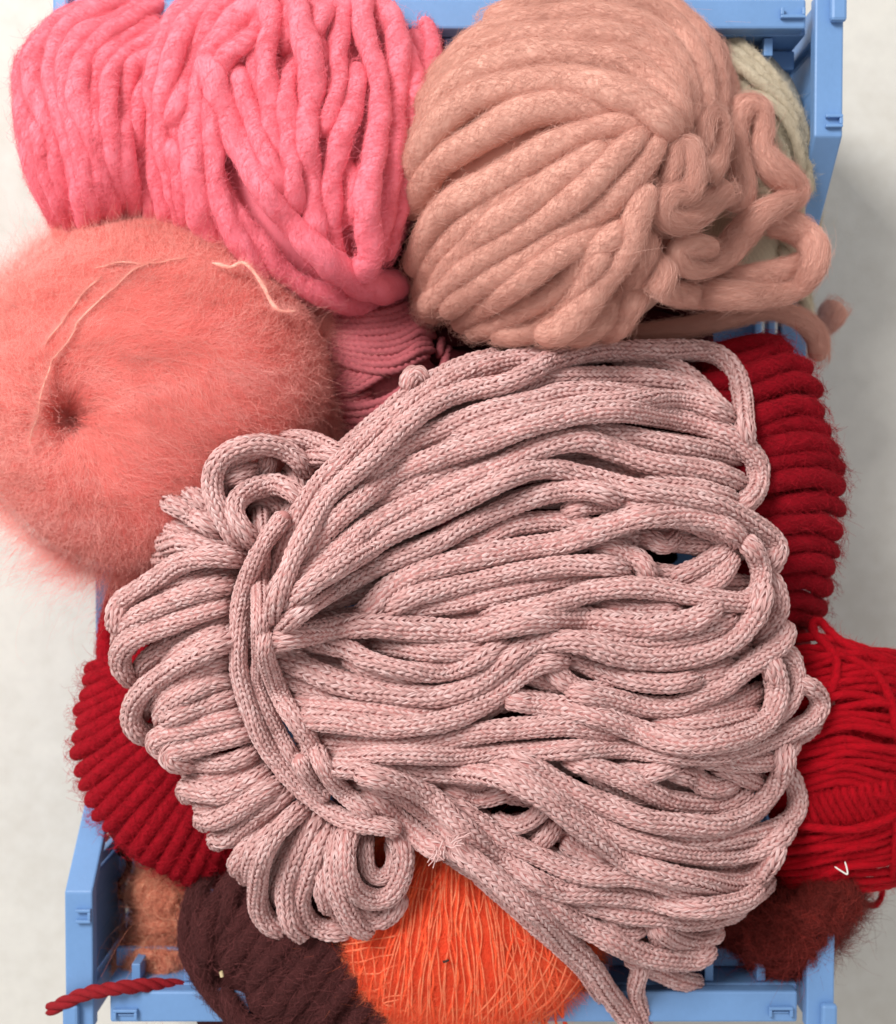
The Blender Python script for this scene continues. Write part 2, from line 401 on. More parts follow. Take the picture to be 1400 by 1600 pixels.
(1,16,[(364,930),(320,938),(274,955),(230,975),(200,995)]),
(3,17,[(370,940),(320,953),(274,971),(231,988),(200,1004),(187,1026),(194,1050),(214,1066)]),
(1,16,[(366,965),(303,990),(262,1010),(231,1030),(221,1052)]),
(1,16,[(368,985),(320,1000),(285,1020),(262,1040)]),
(3,18,[(370,1000),(331,1012),(300,1027),(272,1043),(240,1064),(214,1090),(205,1118),(214,1140),(236,1150)]),
(1,17,[(370,1028),(331,1037),(289,1060),(258,1088),(246,1110)]),
(2,17,[(372,1055),(331,1066),(303,1077),(272,1094),(256,1116),(256,1130)]),
(2,17,[(376,1086),(331,1098),(289,1111),(260,1126)]),
(3,17,[(386,1115),(331,1128),(289,1141),(258,1149),(242,1158),(252,1170),(285,1168)]),
(3,17,[(396,1142),(331,1158),(289,1170),(267,1178),(272,1190),(300,1192)]),
(2,16,[(402,1170),(366,1188),(331,1194),(303,1192),(292,1204)]),
(1,16,[(410,1190),(369,1208),(331,1217),(303,1216),(293,1222)]),
(3,17,[(424,1205),(383,1226),(346,1239),(311,1236),(290,1232),(296,1246)]),
(1,16,[(400,1235),(360,1252),(330,1258),(308,1252)]),
(3,17,[(436,1222),(389,1253),(360,1272),(334,1282),(320,1278),(322,1290)]),
(2,17,[(456,1232),(417,1262),(383,1289),(356,1309),(340,1308),(345,1320)]),
(1,16,[(463,1254),(425,1285),(398,1310),(380,1335),(370,1354),(378,1362)]),
(1,16,[(440,1290),(405,1320),(392,1350),(394,1370)]),
(2,17,[(482,1256),(446,1286),(423,1314),(409,1348),(404,1380),(403,1412),(415,1438),(437,1453),(455,1455)]),
(3,18,[(508,1262),(494,1282),(474,1315),(456,1350),(445,1383),(447,1415),(455,1443),(474,1460)]),
(2,17,[(525,1282),(502,1320),(484,1360),(471,1398),(475,1428),(496,1448),(523,1454),(552,1448)]),
(2,17,[(530,1300),(523,1340),(524,1375),(534,1405),(547,1432),(562,1450),(580,1452)]),
(3,17,[(550,1290),(538,1322),(540,1360),(552,1389),(577,1403),(603,1402),(622,1386),(630,1354),(626,1320),(612,1298)]),
(1,17,[(540,1405),(569,1425),(591,1436),(614,1422),(626,1395)]),
(1,14,[(572,1300),(572,1337),(576,1360),(591,1370),(609,1362),(616,1337),(608,1312)]),
(0,16,[(560,1300),(560,1340),(568,1375)]),
# bow
(3,17,[(388,850),(366,836),(348,805),(334,770),(335,735),(354,709),(389,696),(431,698),(463,715),(480,740)]),
(3,17,[(402,850),(382,830),(368,803),(373,780),(397,764),(431,757),(458,768),(470,784)]),
# ---- ties round the middle
(5,15,[(452,800),(436,820),(415,845),(394,885),(379,931),(373,974),(372,1031),(377,1065),(389,1106),(406,1149),(428,1186),(462,1226),(503,1258),(536,1278),(565,1288),(600,1292),(625,1298)]),
(4,14,[(409,795),(407,831),(411,874),(406,917),(406,974),(408,1031),(404,1060),(411,1095),(426,1134),(446,1168),(463,1194)]),
(4,15,[(418,985),(414,1015),(424,1053),(440,1091),(463,1128),(482,1156),(487,1180),(474,1192),(464,1184)]),
(6,15,[(466,1178),(474,1200),(490,1226),(512,1250)]),
(4,15,[(492,1170),(506,1200),(531,1232),(556,1254),(588,1276)]),
]
hank = thing('cord_hank', 'large hank of dusty rose knitted cord tied with a loop of itself', 'cord hank')
fb = dome(725, 1020, 540, 480, 20, 115, 24, 2.4, -120)
def hank_base(x, y):
    z = fb(x, y)
    tx = 405 + np.maximum(0, y - 1050) * 0.55           # squeezed under the tie
    return z - 28 * np.exp(-((x - tx) / 34.0) ** 2) * (y > 820) * (y < 1300)
_b = [dome(*a) for a in OTHERS]
def hank_all(x, y):
    z = hank_base(x, y)
    for f in _b: z = np.maximum(z, f(x, y))
    return z
HM = new_map(hank_all)
Wd = np.random.default_rng(3)
fill = []
for lv, r, p in HK:
    if 1 <= lv <= 3 and len(p) >= 7:
        o = Wd.uniform(-13, 13, 2); q = np.array(p[1:-2], float) + o
        fill.append((-1, 16, [tuple(v) for v in q]))
for k in range(15):           # lowest windings of the hank
    y = 640 + k * 52; fill.append((-2, 17, [*([(300, 0.6 * y + 440), (470, 0.5 * y + 500), (640, y + 6)] if k < 12 else [(760 + (k - 12) * 40, y - 30)]), (840 + max(0, k - 11) * 30, y - 14 + Wd.uniform(-8, 8)), (1000, y - 6), (1178 - abs(k - 6) * 9, y + 14)]))
allst = sorted(fill + HK, key=lambda s: s[0])
for lv, r, p in allst:
    if 0 < lv < 4 and p[0][0] < 515 and p[0][1] > 860 and p[1][0] > p[0][0]:
        v = np.array(p[1], float) - p[0]; v *= 24 / np.linalg.norm(v); p = [tuple(np.array(p[0]) - v)] + list(p)
    q = spline(p, 4.0)
    if lv >= 0: q = q + np.stack([noise1(len(q), 7, 0.7), noise1(len(q), 7, 0.7)], -1)
    if lv < 0: z = lay(HM, q, r, c=0.2, foot=0.4, sm=8)
    else:
        dv = (30, 30) if lv < 5 else (6, 14)
        z = lay(HM, q, r, lift=Wd.uniform(-4, 3), c=0.78 if lv < 5 else 0.85, foot=0.46, sm=6 if lv < 5 else 9, dive=dv)
    P = W(q, z); k = (D - z) / D
    R = r * 0.985 * k * S * (1 + noise1(len(q), 6, 0.03))
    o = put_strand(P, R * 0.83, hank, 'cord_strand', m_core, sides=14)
    knit(P, R, o)

def tuft(at, z, d, n, L, sp, parent):
    P0 = W(at, z); K = 5; t = np.linspace(0, 1, K)[None, :, None]
    dd = np.array([d[0], -d[1], 0.1]) + rng.normal(0, sp, (n, 3)); off = rng.normal(0, 4.5, (n, 3)) * S
    Q = P0 + off[:, None] + dd[:, None] * t * (L * rng.uniform(.6, 1.2, (n, 1, 1))) * S + np.cumsum(rng.normal(0, .8 * S, (n, K, 3)), 1)
    hairs('frayed_end', Q, np.array([1.1, 1.1, 1.0, .9, .7]) * S, m_thread, parent)
tuft((684, 1328), 205, (-.1, .9), 18, 13, .3, o)
tuft((712, 1318), 215, (.8, -.5), 8, 16, .25, o)
# ------------------------------------------------------------------ balls and skeins
def ellipsoid(name, cx, cy, rx, ry, z0, h, mat, parent, ang=0.0, k=0.93, rough=0.0, dent=None):
    n, m = 72, 40
    th = np.linspace(0, 2 * np.pi, n, endpoint=False); ph = np.linspace(0.02, np.pi - 0.02, m)
    T_, P_ = np.meshgrid(th, ph); kk = (D - z0) / D
    d = np.stack([np.cos(T_) * np.sin(P_), np.sin(T_) * np.sin(P_), np.cos(P_)], -1)
    q = 1 + rough * (np.sin(5 * T_ + 2 * P_) * np.sin(4 * P_) + 0.6 * np.sin(11 * T_ + 3) * np.sin(9 * P_))
    v = d * np.array([rx, ry, h]) * k * q[..., None]
    ca, sa = math.cos(math.radians(ang)), math.sin(math.radians(ang))
    x = cx + v[..., 0] * ca - v[..., 1] * sa; y = cy + v[..., 0] * sa + v[..., 1] * ca; z = v[..., 2]
    V = W(np.stack([x, y], -1), z0 + np.maximum(z, 0)); V[..., 2] += np.minimum(z, 0) * S
    i, j = np.meshgrid(np.arange(m - 1), np.arange(n), indexing='ij'); j2 = (j + 1) % n
    F = np.stack([i * n + j, i * n + j2, (i + 1) * n + j2, (i + 1) * n + j], -1).reshape(-1, 4)
    uv = np.stack([np.stack([i * 9., j / n], -1), np.stack([(i + 1) * 9., j / n], -1), np.stack([(i + 1) * 9., (j + 1) / n], -1), np.stack([i * 9., (j + 1) / n], -1)], -2).reshape(-1, 2)
    return mesh_obj(name, V.reshape(-1, 3), F, mat, parent, uv)

def fuzz(name, tubes, n, L, rad, mat, parent, spread=0.5, lift=0.12, curl=2.0, ang0=0.25, K=5):
    """fibres lying along wool strands, a few standing off"""
    w_ = np.array([len(P) for P, R in tubes], float); w_ /= w_.sum()
    cnt = rng.multinomial(n, w_); out = []
    for (P, R), c in zip(tubes, cnt):
        if c == 0: continue
        T, N, B = frames(P); m = len(P)
        st = np.linalg.norm(P[1] - P[0]) / S
        s0 = rng.uniform(0, m - 1, c); a0 = rng.normal(0, 1.15, c)
        Lh = L * rng.gamma(4, 0.25, c); phi = rng.normal(ang0, spread, c); sg = rng.choice([-1, 1], c)
        lf = np.abs(rng.normal(0, lift, c)) * (1 + 3 * (rng.random(c) < 0.06))
        t = np.linspace(0, 1, K)[None]
        s = np.clip(s0[:, None] + sg[:, None] * Lh[:, None] * t * np.cos(phi)[:, None] / st, 0, m - 1.001)
        i0 = s.astype(int).ravel(); f = (s.ravel() - i0)[:, None]; i1 = np.minimum(i0 + 1, m - 1)
        ip = lambda A: A[i0] * (1 - f) + A[i1] * f
        Rr = ip(R[:, None])[:, 0]
        a = (a0[:, None] + sg[:, None] * Lh[:, None] * t * np.sin(phi)[:, None] / (Rr.reshape(s.shape) / S)).ravel()
        r_ = Rr * 1.02 + 0.5 * S + (lf[:, None] * Lh[:, None] * t ** 1.2).ravel() * S
        Q = ip(P) + (ip(N) * np.cos(a)[:, None] + ip(B) * np.sin(a)[:, None]) * r_[:, None]
        Q = Q.reshape(c, K, 3) + np.cumsum(rng.normal(0, curl * S, (c, K, 3)), 1) * (t[..., None])
        out.append(Q)
    Q = np.concatenate(out)
    return hairs(name, Q, np.linspace(1, 0.4, K)[None] * rad * S * rng.uniform(0.7, 1.3, (len(Q), 1)), mat, parent)

def strands(parent, H, items, mat, jit=1.5, c=0.6, foot=0.45, sm=6, name='strand', sides=14, dive=(18, 18), rvar=0.08, wob=9, **kw):
    out = []; H0 = H.copy(); cap = kw.pop('cap', 2.2)
    for it in items:
        r, p = it[0], it[1]; extra = it[2] if len(it) > 2 else 0
        q = spline(p, 4.0)
        if jit: q = q + np.stack([noise1(len(q), wob, jit), noise1(len(q), wob, jit)], -1)
        z = lay(H, q, r, c=c, foot=foot, sm=sm, dive=dive, lift=extra, H0=H0, cap=cap)
        P = W(q, z); R = r * (D - z) / D * S * (1 + noise1(len(q), 7, rvar))
        o = put_strand(P, R, parent, name, mat, sides, **kw); out.append((P, R))
    return out

def interp_paths(a, b, n):
    a, b = spline(a, 6), spline(b, 6); m = 12
    ia = a[np.linspace(0, len(a) - 1, m).astype(int)]; ib = b[np.linspace(0, len(b) - 1, m).astype(int)]
    return [ia * (1 - t) + ib * t for t in np.linspace(0, 1, n)]

# ---- chunky pink skein
PINK = (0.90, 0.235, 0.30)
m_pink = wool('pink_wool', PINK, 0.035, 0.3, 0.4, 0.5, slant=0.09); h_pink = hairmat('pink_fibre', PINK, 0.12, 0.62)
pink = thing('chunky_yarn_skein', 'bright pink chunky loosely twisted wool skein with fat crossing strands', 'yarn skein')
ellipsoid('core', 470, 200, 215, 285, -90, 190, m_pink, pink, k=0.97); ellipsoid('core', 150, 170, 118, 190, -110, 170, m_pink, pink, k=0.9)
HP = new_map(lambda x, y: np.maximum(dome(470, 200, 222, 292, -90, 190, 0, 2.3)(x, y), np.maximum(dome(150, 170, 122, 195, -110, 170, 0, 2.3)(x, y), dome(290, 185, 110, 200, -100, 160, 0, 2.6)(x, y))))
KP = [
(15,[(150,350),(130,300),(118,250)],-10),
(15,[(157,4),(109,26),(69,66),(54,114),(63,160),(77,206),(89,257),(100,309),(116,350)]),
(15,[(75,60),(43,100),(38,157),(43,214),(57,271),(77,314),(96,352)]),
(13,[(60,190),(66,243),(83,300),(108,345)]),
(16,[(220,-6),(143,20),(103,51),(83,94),(83,137),(97,177),(109,223),(118,265),(134,320)]),
(15,[(240,4),(160,37),(120,74),(106,120),(111,171),(126,229),(137,286),(149,325)]),
(14,[(262,8),(194,37),(151,69),(129,114),(126,171),(149,243),(163,320)]),
(14,[(262,30),(214,51),(171,83),(151,126),(146,177),(155,230),(173,320)]),
(14,[(262,52),(206,80),(180,114),(171,160),(169,211),(183,274),(196,330)]),
(15,[(264,80),(217,103),(200,134),(197,171),(195,229),(200,274),(212,340)]),
(14,[(260,105),(229,137),(217,177),(217,223),(226,274),(242,345)]),
(16,[(305,-10),(270,30),(251,86),(246,143),(243,200),(246,257),(258,314),(284,380)]),
(16,[(330,-4),(286,51),(268,100),(258,157),(258,229),(271,286),(296,365)]),
(17,[(395,-12),(345,12),(318,50),(300,100),(285,150),(270,195)]),
(14,[(268,180),(277,205),(290,240),(296,275)]),
(15,[(262,215),(272,240),(285,275),(292,330)]),
(20,[(430,-8),(400,12),(362,48),(330,92),(313,149),(304,200),(300,257),(309,314),(332,380)]),
(17,[(345,320),(360,350),(385,395),(400,420)],-8),
(15,[(470,-10),(455,30),(445,80)]),
(15,[(410,30),(400,80),(405,120),(420,160)],-5),
(15,[(500,10),(490,40),(496,80),(505,120)],-5),
(14,[(670,0),(690,60),(682,120),(670,160)]),
(15,[(640,60),(656,110),(660,160),(655,220),(648,290)],-4),
(16,[(646,10),(668,60),(670,105),(656,160)]),
(15,[(632,60),(648,125),(642,188),(637,250),(626,312),(612,365),(598,410)]),
(17,[(604,0),(618,60),(621,125),(618,188),(612,250),(606,297),(599,344),(590,400)]),
(14,[(580,250),(556,285),(546,318),(538,355)],-6),
(15,[(510,120),(520,180),(530,240),(560,300),(556,350)],-14),
(15,[(565,100),(556,130),(547,172),(528,234),(517,281),(521,344),(531,410)]),
(16,[(412,-4),(424,40),(419,75),(420,125),(427,203),(438,270),(445,300)]),
(16,[(371,105),(384,156),(402,212),(424,262),(442,308)]),
(15,[(462,100),(449,125),(449,160),(456,219),(459,281),(466,332)]),
(13,[(540,-4),(536,30),(527,78),(527,125),(516,175),(507,212)]),
(14,[(508,6),(500,40),(496,62)]),
(17,[(460,-8),(468,30),(477,70),(486,125),(483,203),(487,266),(490,328),(497,378)]),
(16,[(322,250),(345,292),(371,331),(402,375),(443,425),(496,462),(559,478),(620,470)]),
(20,[(326,100),(345,148),(358,190),(375,228),(400,275),(436,324),(481,380),(527,420),(574,446),(625,446)]),
(17,[(563,-8),(575,50),(590,109),(595,172),(585,234),(572,297),(572,344),(577,385),(573,412),(553,425)],6),
(15,[(415,50),(385,68),(358,90),(338,126),(330,171),(331,229),(337,286),(356,343),(388,405)],6),
]
def ext(p, e):
    v = np.array(p[-1], float) - p[-2]; v *= e / (np.linalg.norm(v) + 1e-6); return list(p) + [tuple(np.array(p[-1]) + v)]
KP = [(r * 1.14, ext(q[0], 50) if q[0][-1][1] > 300 and q[0][-1][0] < 410 else q[0]) + tuple(q[1:]) for r, *q in KP]
tp = strands(pink, HP, KP, m_pink, lobes=2, twist=0.05, depth=0.15, rough=0.022, jit=2.6, c=0.42, rvar=0.1, dive=(24, 28))
fuzz('fuzz', tp, 80000, 18, 0.18, h_pink, pink, lift=0.13, ang0=0.45, spread=0.5, curl=1.4)

# ---- peach roving ball
PEA = (0.70, 0.39, 0.315)
m_pea = wool('peach_roving', PEA, 0.035, 0.25, 0.3, 0.4, slant=0.01); h_pea = hairmat('peach_fibre', PEA, 0.12, 0.6)
peach = thing('roving_ball', 'large peach ball of thick soft roving with a loose curled end beside it', 'yarn ball')
ellipsoid('core', 888, 268, 236, 276, -20, 222, m_pea, peach, k=0.95)
HE = new_map(dome(888, 268, 240, 280, -20, 225, 0, 2.15))
KE = [
(24,[(1100,190),(1122,178),(1125,140),(1105,90),(1070,50)],-6),
(22,[(1075,215),(1108,178),(1110,128),(1094,78),(1060,33),(1010,-6)]),
(22,[(1070,210),(1092,184),(1088,128),(1066,76),(1021,28),(943,6),(860,4),(800,25)]),
(22,[(1066,208),(1074,184),(1064,128),(1032,74),(982,45),(899,31),(815,38),(750,68),(705,110)]),
(22,[(1060,205),(1060,178),(1043,123),(999,84),(932,61),(854,60),(776,73),(715,108),(680,155)]),
(23,[(1058,202),(1050,172),(1010,128),(954,97),(871,86),(804,96),(731,123),(687,170),(662,215)]),
(19,[(986,216),(954,232),(929,257),(905,285)],2),
(20,[(1020,240),(1002,262),(990,285),(970,300)],0),
(22,[(986,184),(940,172),(892,168),(829,176),(766,204),(719,233),(681,263),(658,301)]),
(21,[(1020,205),(995,196),(939,203),(876,226),(813,260),(750,295),(709,320),(681,351),(664,390)]),
(20,[(860,275),(816,296),(766,328),(719,367),(680,415),(672,440)],-10),
(21,[(950,240),(923,253),(876,279),(829,312),(781,345),(744,380),(700,430),(685,460)],-5),
(19,[(1010,208),(992,222),(954,256),(907,299),(860,334),(813,368),(766,399),(722,430),(692,458)]),
(20,[(1035,216),(1018,242),(990,276),(939,324),(876,367),(813,408),(750,446),(702,480)]),
(18,[(1012,290),(985,325),(954,350),(892,389),(829,433),(766,471),(722,503)]),
(18,[(975,350),(954,372),(923,399),(876,449),(813,487),(745,520)]),
(17,[(955,385),(939,405),(914,446),(876,484),(829,518),(778,538)]),
(17,[(870,540),(900,500),(930,470),(950,440)],-6),
(20,[(1010,300),(996,340),(980,383),(948,430),(914,477),(879,518),(850,545)]),
(19,[(1010,370),(1002,405),(988,446),(954,484),(915,520),(890,545)]),
(17,[(1000,450),(985,480),(960,510),(940,530)]),
(23,[(1052,203),(1020,178),(986,155),(907,133),(829,134),(766,147),(719,169),(675,204),(652,250)],6),
]
KE = [(r * 1.16, ext(q[0], 34 if q[0][-1][1] < 470 else 0.1)) + tuple(q[1:]) for r, *q in KE]; 
KE = [(q[0], [(x, y - max(0, y - 512) * 0.75) for x, y in q[1]]) + tuple(q[2:]) for q in KE]
te = strands(peach, HE, KE, m_pea, jit=1.5, c=0.25, foot=0.28, sm=9, rough=0.012, rvar=0.07, dive=(30, 34), sides=18)
HQ = new_map(lambda x, y: np.maximum(np.maximum(dome(888, 268, 240, 280, -20, 225, 0, 2.15)(x, y), dome(1150, 250, 122, 212, -130, 150)(x, y)), dome(1130, 400, 130, 100, -30, 40)(x, y)))
KQ = [
(17,[(1262,405),(1220,426),(1165,436),(1110,432)],0),
(18,[(1205,345),(1245,360),(1273,388),(1270,422),(1243,450),(1190,460),(1107,461),(1048,458),(1018,440)],10),
(17,[(1020,400),(1035,430),(1025,460)],0),
(18,[(1150,330),(1158,285),(1150,240),(1146,200),(1164,172),(1186,174),(1192,205),(1190,235),(1206,262),(1233,284),(1244,303),(1222,318),(1189,336),(1160,365),(1130,400),(1092,419),(1062,410),(1058,390),(1088,384),(1118,388)],16),
(17,[(1095,240),(1094,205),(1106,183),(1121,190),(1124,220),(1112,255),(1100,285)],24),
(17,[(1042,285),(1052,260),(1062,232),(1078,232),(1087,262),(1078,295),(1045,308),(1034,330),(1056,346),(1088,336),(1114,312),(1140,294)],26),
]
KQ = [(r * 1.13,) + tuple(q) for r, *q in KQ]
tq = strands(peach, HQ, KQ, m_pea, cap=7, jit=1.2, c=1.0, sm=4, rvar=0.11, rough=0.012, dive=(8, 8), name='loose_end', sides=18)
HL = new_map(lambda x, y: np.where(x < 1240, -70., -70. - (x - 1240) * 1.6))
tl = strands(peach, HL, [(15,[(985,525),(1030,517),(1077,510),(1151,494),(1205,487),(1250,500),(1276,528),(1280,560)])], m_pea, jit=1, name='loose_end', dive=(0, 30))
P = W(np.array([(1283, 522), (1292, 505), (1302, 488), (1312, 474)], float), np.array([-300., -290, -280, -280])); P = spline(P / S, 4) * S
R = np.interp(np.linspace(0, 1, len(P)), [0, .6, 1], [11, 22, 20]) * 1.15 * S
put_strand(P, R, peach, 'loose_end', m_pea, 16); tl.append((P, R))
fuzz('fuzz', te + tq + tl, 100000, 26, 0.17, h_pea, peach, lift=0.07, spread=0.35, ang0=0.05, curl=1.3)

# ---- cream ball behind it
CRE = (0.58, 0.50, 0.375)
m_cre = wool('cream_wool', CRE, 0.12, 0.8, 0.4, 0.4, slant=0.1); h_cre = hairmat('cream_fibre', mulc(CRE, 1.1), 0.2, 0.4)
cream = thing('wool_ball', 'cream wool ball tucked in the crate corner behind the peach ball', 'yarn ball')
ellipsoid('core', 1150, 260, 125, 212, -130, 150, m_cre, cream, k=0.95)
HC = new_map(dome(1150, 260, 128, 218, -130, 150))
it = []
for k in range(13):
    y = 110 + k * 18; it.append((8.5, [(1105 + k * 6, y - 8), (1124 + k * 8, y + 6 + k), (1135 + k * 9.5, y + 42 + k * 3)]))
for k in range(9):
    y = 215 + k * 26; it.append((9, [(1195 + k * 3, y - 10), (1216 + k * 3.5, y + 12), (1236 + k * 3, y + 60), (1242 + k * 2, y + 95)], -4))
it += [(9, [(1080,62),(1120,66),(1160,88),(1205,130),(1238,180),(1255,240),(1266,300)]), (9, [(1090,84),(1130,92),(1165,112),(1190,132),(1218,152),(1240,182),(1250,215)], 5),
       (9, [(1070,50),(1110,50),(1150,66),(1190,98),(1225,140),(1250,190),(1266,250),(1274,320),(1270,400)],-12),
       (8,[(1180,140),(1205,160),(1230,190),(1246,230),(1252,270)],2)]
it += [(9, [(1128 + k * 15, 150 + k * 5), (1134 + k * 16, 200 + k * 6), (1138 + k * 16, 260 + k * 6), (1140 + k * 15, 330)], 1) for k in range(5)]
tc = strands(cream, HC, it, m_cre, jit=1.2, lobes=2, twist=0.09, depth=0.12)
fuzz('fuzz', tc, 14000, 16, 0.18, h_cre, cream, lift=0.12)

# ---- plied dusty rose skein
def plied(name, col, tw=0.19, n=3):
    m, nt, b = base_mat(name, 0.8, 0.2, mulc(col, 1.4), 0.25)
    t = nt.nodes.new('ShaderNodeUVMap'); t.uv_map = 'UVMap'; sp = nt.nodes.new('ShaderNodeSeparateXYZ'); nt.links.new(t.outputs[0], sp.inputs[0])
    g = nt.nodes.new('ShaderNodeNewGeometry')
    nt.links.new(ramp(nt, noise(nt, g.outputs['Position'], 900, 3), [(0.3, mulc(col, 0.85)), (0.7, mulc(col, 1.15))]), b.inputs['Base Color'])
    u, v = X(sp.outputs[0]), X(sp.outputs[1])
    bump(nt, b, X._m('SINE', v * (n * 8 * 6.2832) - u * (tw * n * 2.0)), 0.5 * S, 0.5)
    return m
ROS = (0.50, 0.125, 0.145)
m_ros = plied('rose_cotton', ROS)
rose = thing('cotton_skein', 'dusty rose skein of thin plied cotton wedged below the bright pink skein', 'yarn skein')
ellipsoid('core', 575, 590, 125, 140, -130, 90, m_ros, rose, k=0.9)
HR = new_map(dome(575, 590, 135, 150, -130, 95))
g1 = interp_paths([(466,486),(543,494),(614,486),(660,466)], [(486,548),(557,574),(610,580),(656,560)], 10)
g0 = interp_paths([(490,562),(515,568),(560,560)], [(528,660),(570,665),(600,650)], 10)
it = [(6.6, p) for p in g0]
it += [(6.6, p) for p in interp_paths([(500,598),(530,594),(552,574),(560,560)], [(520,622),(560,606),(600,585),(625,566)], 5)]
it += [(6.6, p) for p in interp_paths([(520,634),(570,634),(610,622),(640,600)], [(530,690),(570,690),(600,680),(640,650)], 6)]
it += [(6.6, [(466,470 + 8 * k), (540, 480 + 7 * k), (620, 470 + 6 * k), (668, 440 + 8 * k)], -3) for k in range(3)]
it += [(6.8, [tuple(q) for q in p] + [(674 + (k % 3) * 4, 500 + k * 6)], 3) for k, p in enumerate(g1)]
it += [(6.5, [(655,400),(668,430),(680,470),(690,520),(685,560)]), (6.5, [(690,500),(700,540),(690,580),(670,600)])]
tr = strands(rose, HR, it, m_ros, jit=0.8, lobes=3, twist=0.19, depth=0.5, sides=12, sm=4, rvar=0.03, name='strand')
HT = new_map(lambda x, y: 0 * x + 0. - 60)
strands(rose, HT, [(6.5,[(706,-20),(712,10),(716,30),(700,45),(690,62),(688,95)])], m_ros, jit=0.5, lobes=3, twist=0.19, depth=0.5, name='loose_end', sides=12, dive=(0,30))

# ---- burgundy ball deep under everything
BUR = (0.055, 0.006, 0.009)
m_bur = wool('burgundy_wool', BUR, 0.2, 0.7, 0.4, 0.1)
bur = thing('wool_ball', 'dark burgundy wool ball glimpsed in the shadowed gaps under the peach ball and rose cord', 'yarn ball')
ellipsoid('core', 800, 590, 330, 380, -270, 170, m_bur, bur, k=0.97)
ellipsoid('core', 830, 1180, 330, 300, -270, 170, m_bur, bur, k=0.97)
ellipsoid('core', 1170, 1010, 100, 160, -200, 120, m_bur, bur, k=0.97)
HU = new_map(lambda x, y: np.maximum(dome(800, 590, 330, 380, -270, 170)(x, y), dome(830, 1180, 330, 300, -270, 170)(x, y)))
strands(bur, HU, [(15, [(520 + k * 6, 380 + k * 34), (700, 400 + k * 32), (900, 390 + k * 34), (1090 - k * 3, 420 + k * 32)]) for k in range(28)], m_bur, jit=3)

# ---- crimson ball on the right
CRI = (0.25, 0.002, 0.009)
m_cri = wool('crimson_wool', CRI, 0.14, 0.7, 0.4, 0.03, slant=0.03); h_cri = hairmat('crimson_fibre', mulc(CRI, 1.2), 0.3, 0.4)
crim = thing('wool_ball', 'deep crimson ball of fat wool strands beside the right edge of the rose cord', 'yarn ball')
ellipsoid('core', 1185, 752, 125, 225, -130, 150, m_cri, crim, k=0.93)
HI = new_map(dome(1185, 752, 130, 236, -130, 150, -6, 2.4))
it = []
ends = [(1232,545),(1262,572),(1282,602),(1280,640),(1290,668),(1300,696),(1314,722),(1308,752),(1318,790),(1308,822),(1304,852),(1298,882),(1292,912),(1282,940),(1270,964),(1250,985)]
for k, (x, y) in enumerate(ends):
    s_ = 14 - k * 2.2
    it.append((17 if k % 2 else 15, [(1090, y + 28 - k * 2), (1150, y + 14 + s_ * 0.6), (1205, y + 2), (x - 38, y - 6), (x - 12, y + 2), (x + 2, y + 14)], (k % 2) * 5))
it.append((15, [(1105, 560), (1150, 540), (1190, 534), (1225, 545)]))
ti = strands(crim, HI, it, m_cri, jit=1.6, c=0.55)
fuzz('fuzz', ti, 12000, 16, 0.26, h_cri, crim, lift=0.14)

# ---- bright red skein, lower right
RED = (0.42, 0.002, 0.010)
m_red = wool('red_wool', RED, 0.12, 0.6, 0.3, 0.02, slant=0.15); h_red = hairmat('red_fibre', mulc(RED, 1.1), 0.3, 0.4)
redk = thing('fine_yarn_skein', 'scarlet skein of thin smooth yarn overhanging the right side of the crate, loops loose', 'yarn skein')
ellipsoid('core', 1310, 1190, 132, 208, -60, 100, m_red, redk, k=0.92)
HD = new_map(dome(1312, 1190, 140, 222, -60, 100, 0, 2.5))
it = []
r2 = np.random.default_rng(5)
for k in range(-3, 19):
    y = 1022 + k * 12.0
    it.append((6.6, [(1196, y + 26), (1262, y + 10 + r2.normal(0, 3)), (1320, y - 6 + k * 0.4 + r2.normal(0, 4) + (k < 0) * 30), (1380, y - 6 + k * 0.9 + r2.normal(0, 4) + (k < 0) * 50), (1425, y + 4 + k + (k < 0) * 60)], r2.uniform(0, 4)))
for k in range(16):
    x = 1240 + k * 12
    it.append((6.2, [(x - 8, 1236 - k * 2.5), (x, 1262 - k * 2), (x + 14, 1286 - k * 1.5), (x + 26, 1300 - k * 1.0)], 2))
for k in range(10):
    y = 1296 + k * 10
    it.append((6.2, [(1200, y + 18), (1260, y + 16 + r2.normal(0, 2)), (1320, y + 4 + r2.normal(0, 3)), (1375, y - 14 + k * 1.5), (1410, y - 36 + k * 3)], r2.uniform(-3, 2)))
it += [(6.5,[(1225,1280),(1280,1294),(1340,1296),(1390,1278),(1415,1255)],5), (6.5,[(1230,1100),(1250,1140),(1240,1200)]), (7,[(1290,1095),(1305,1060),(1306,1030),(1290,1005),(1274,990),(1272,972),(1284,972),(1298,988),(1325,1010),(1360,1025),(1405,1042)],8),
       (7,[(1300,1010),(1340,1035),(1375,1062),(1395,1110),(1400,1160)],6), (7,[(1335,1040),(1370,1044),(1410,1056)],10), (6,[(1395,1260),(1400,1300),(1396,1345),(1388,1380)],5),
       (6,[(1366,1268),(1390,1268),(1404,1250)],8)]
td = strands(redk, HD, it, m_red, jit=1.2, lobes=2, twist=0.14, depth=0.1, sides=10, rvar=0.04, sm=4)
HD2 = new_map(lambda x, y: 0 * x - 90.)
td += strands(redk, HD2, [(4.5,[(1330,1376),(1336,1395),(1350,1412),(1368,1414),(1378,1398),(1378,1378)]), (7,[(1310,1372),(1330,1384),(1345,1378),(1348,1362)]), (8,[(1230,940),(1262,950),(1284,948),(1286,938)])], m_red, jit=0.4, name='loose_loop', sides=10)
fuzz('fuzz', td, 22000, 13, 0.16, h_red, redk, lift=0.2)

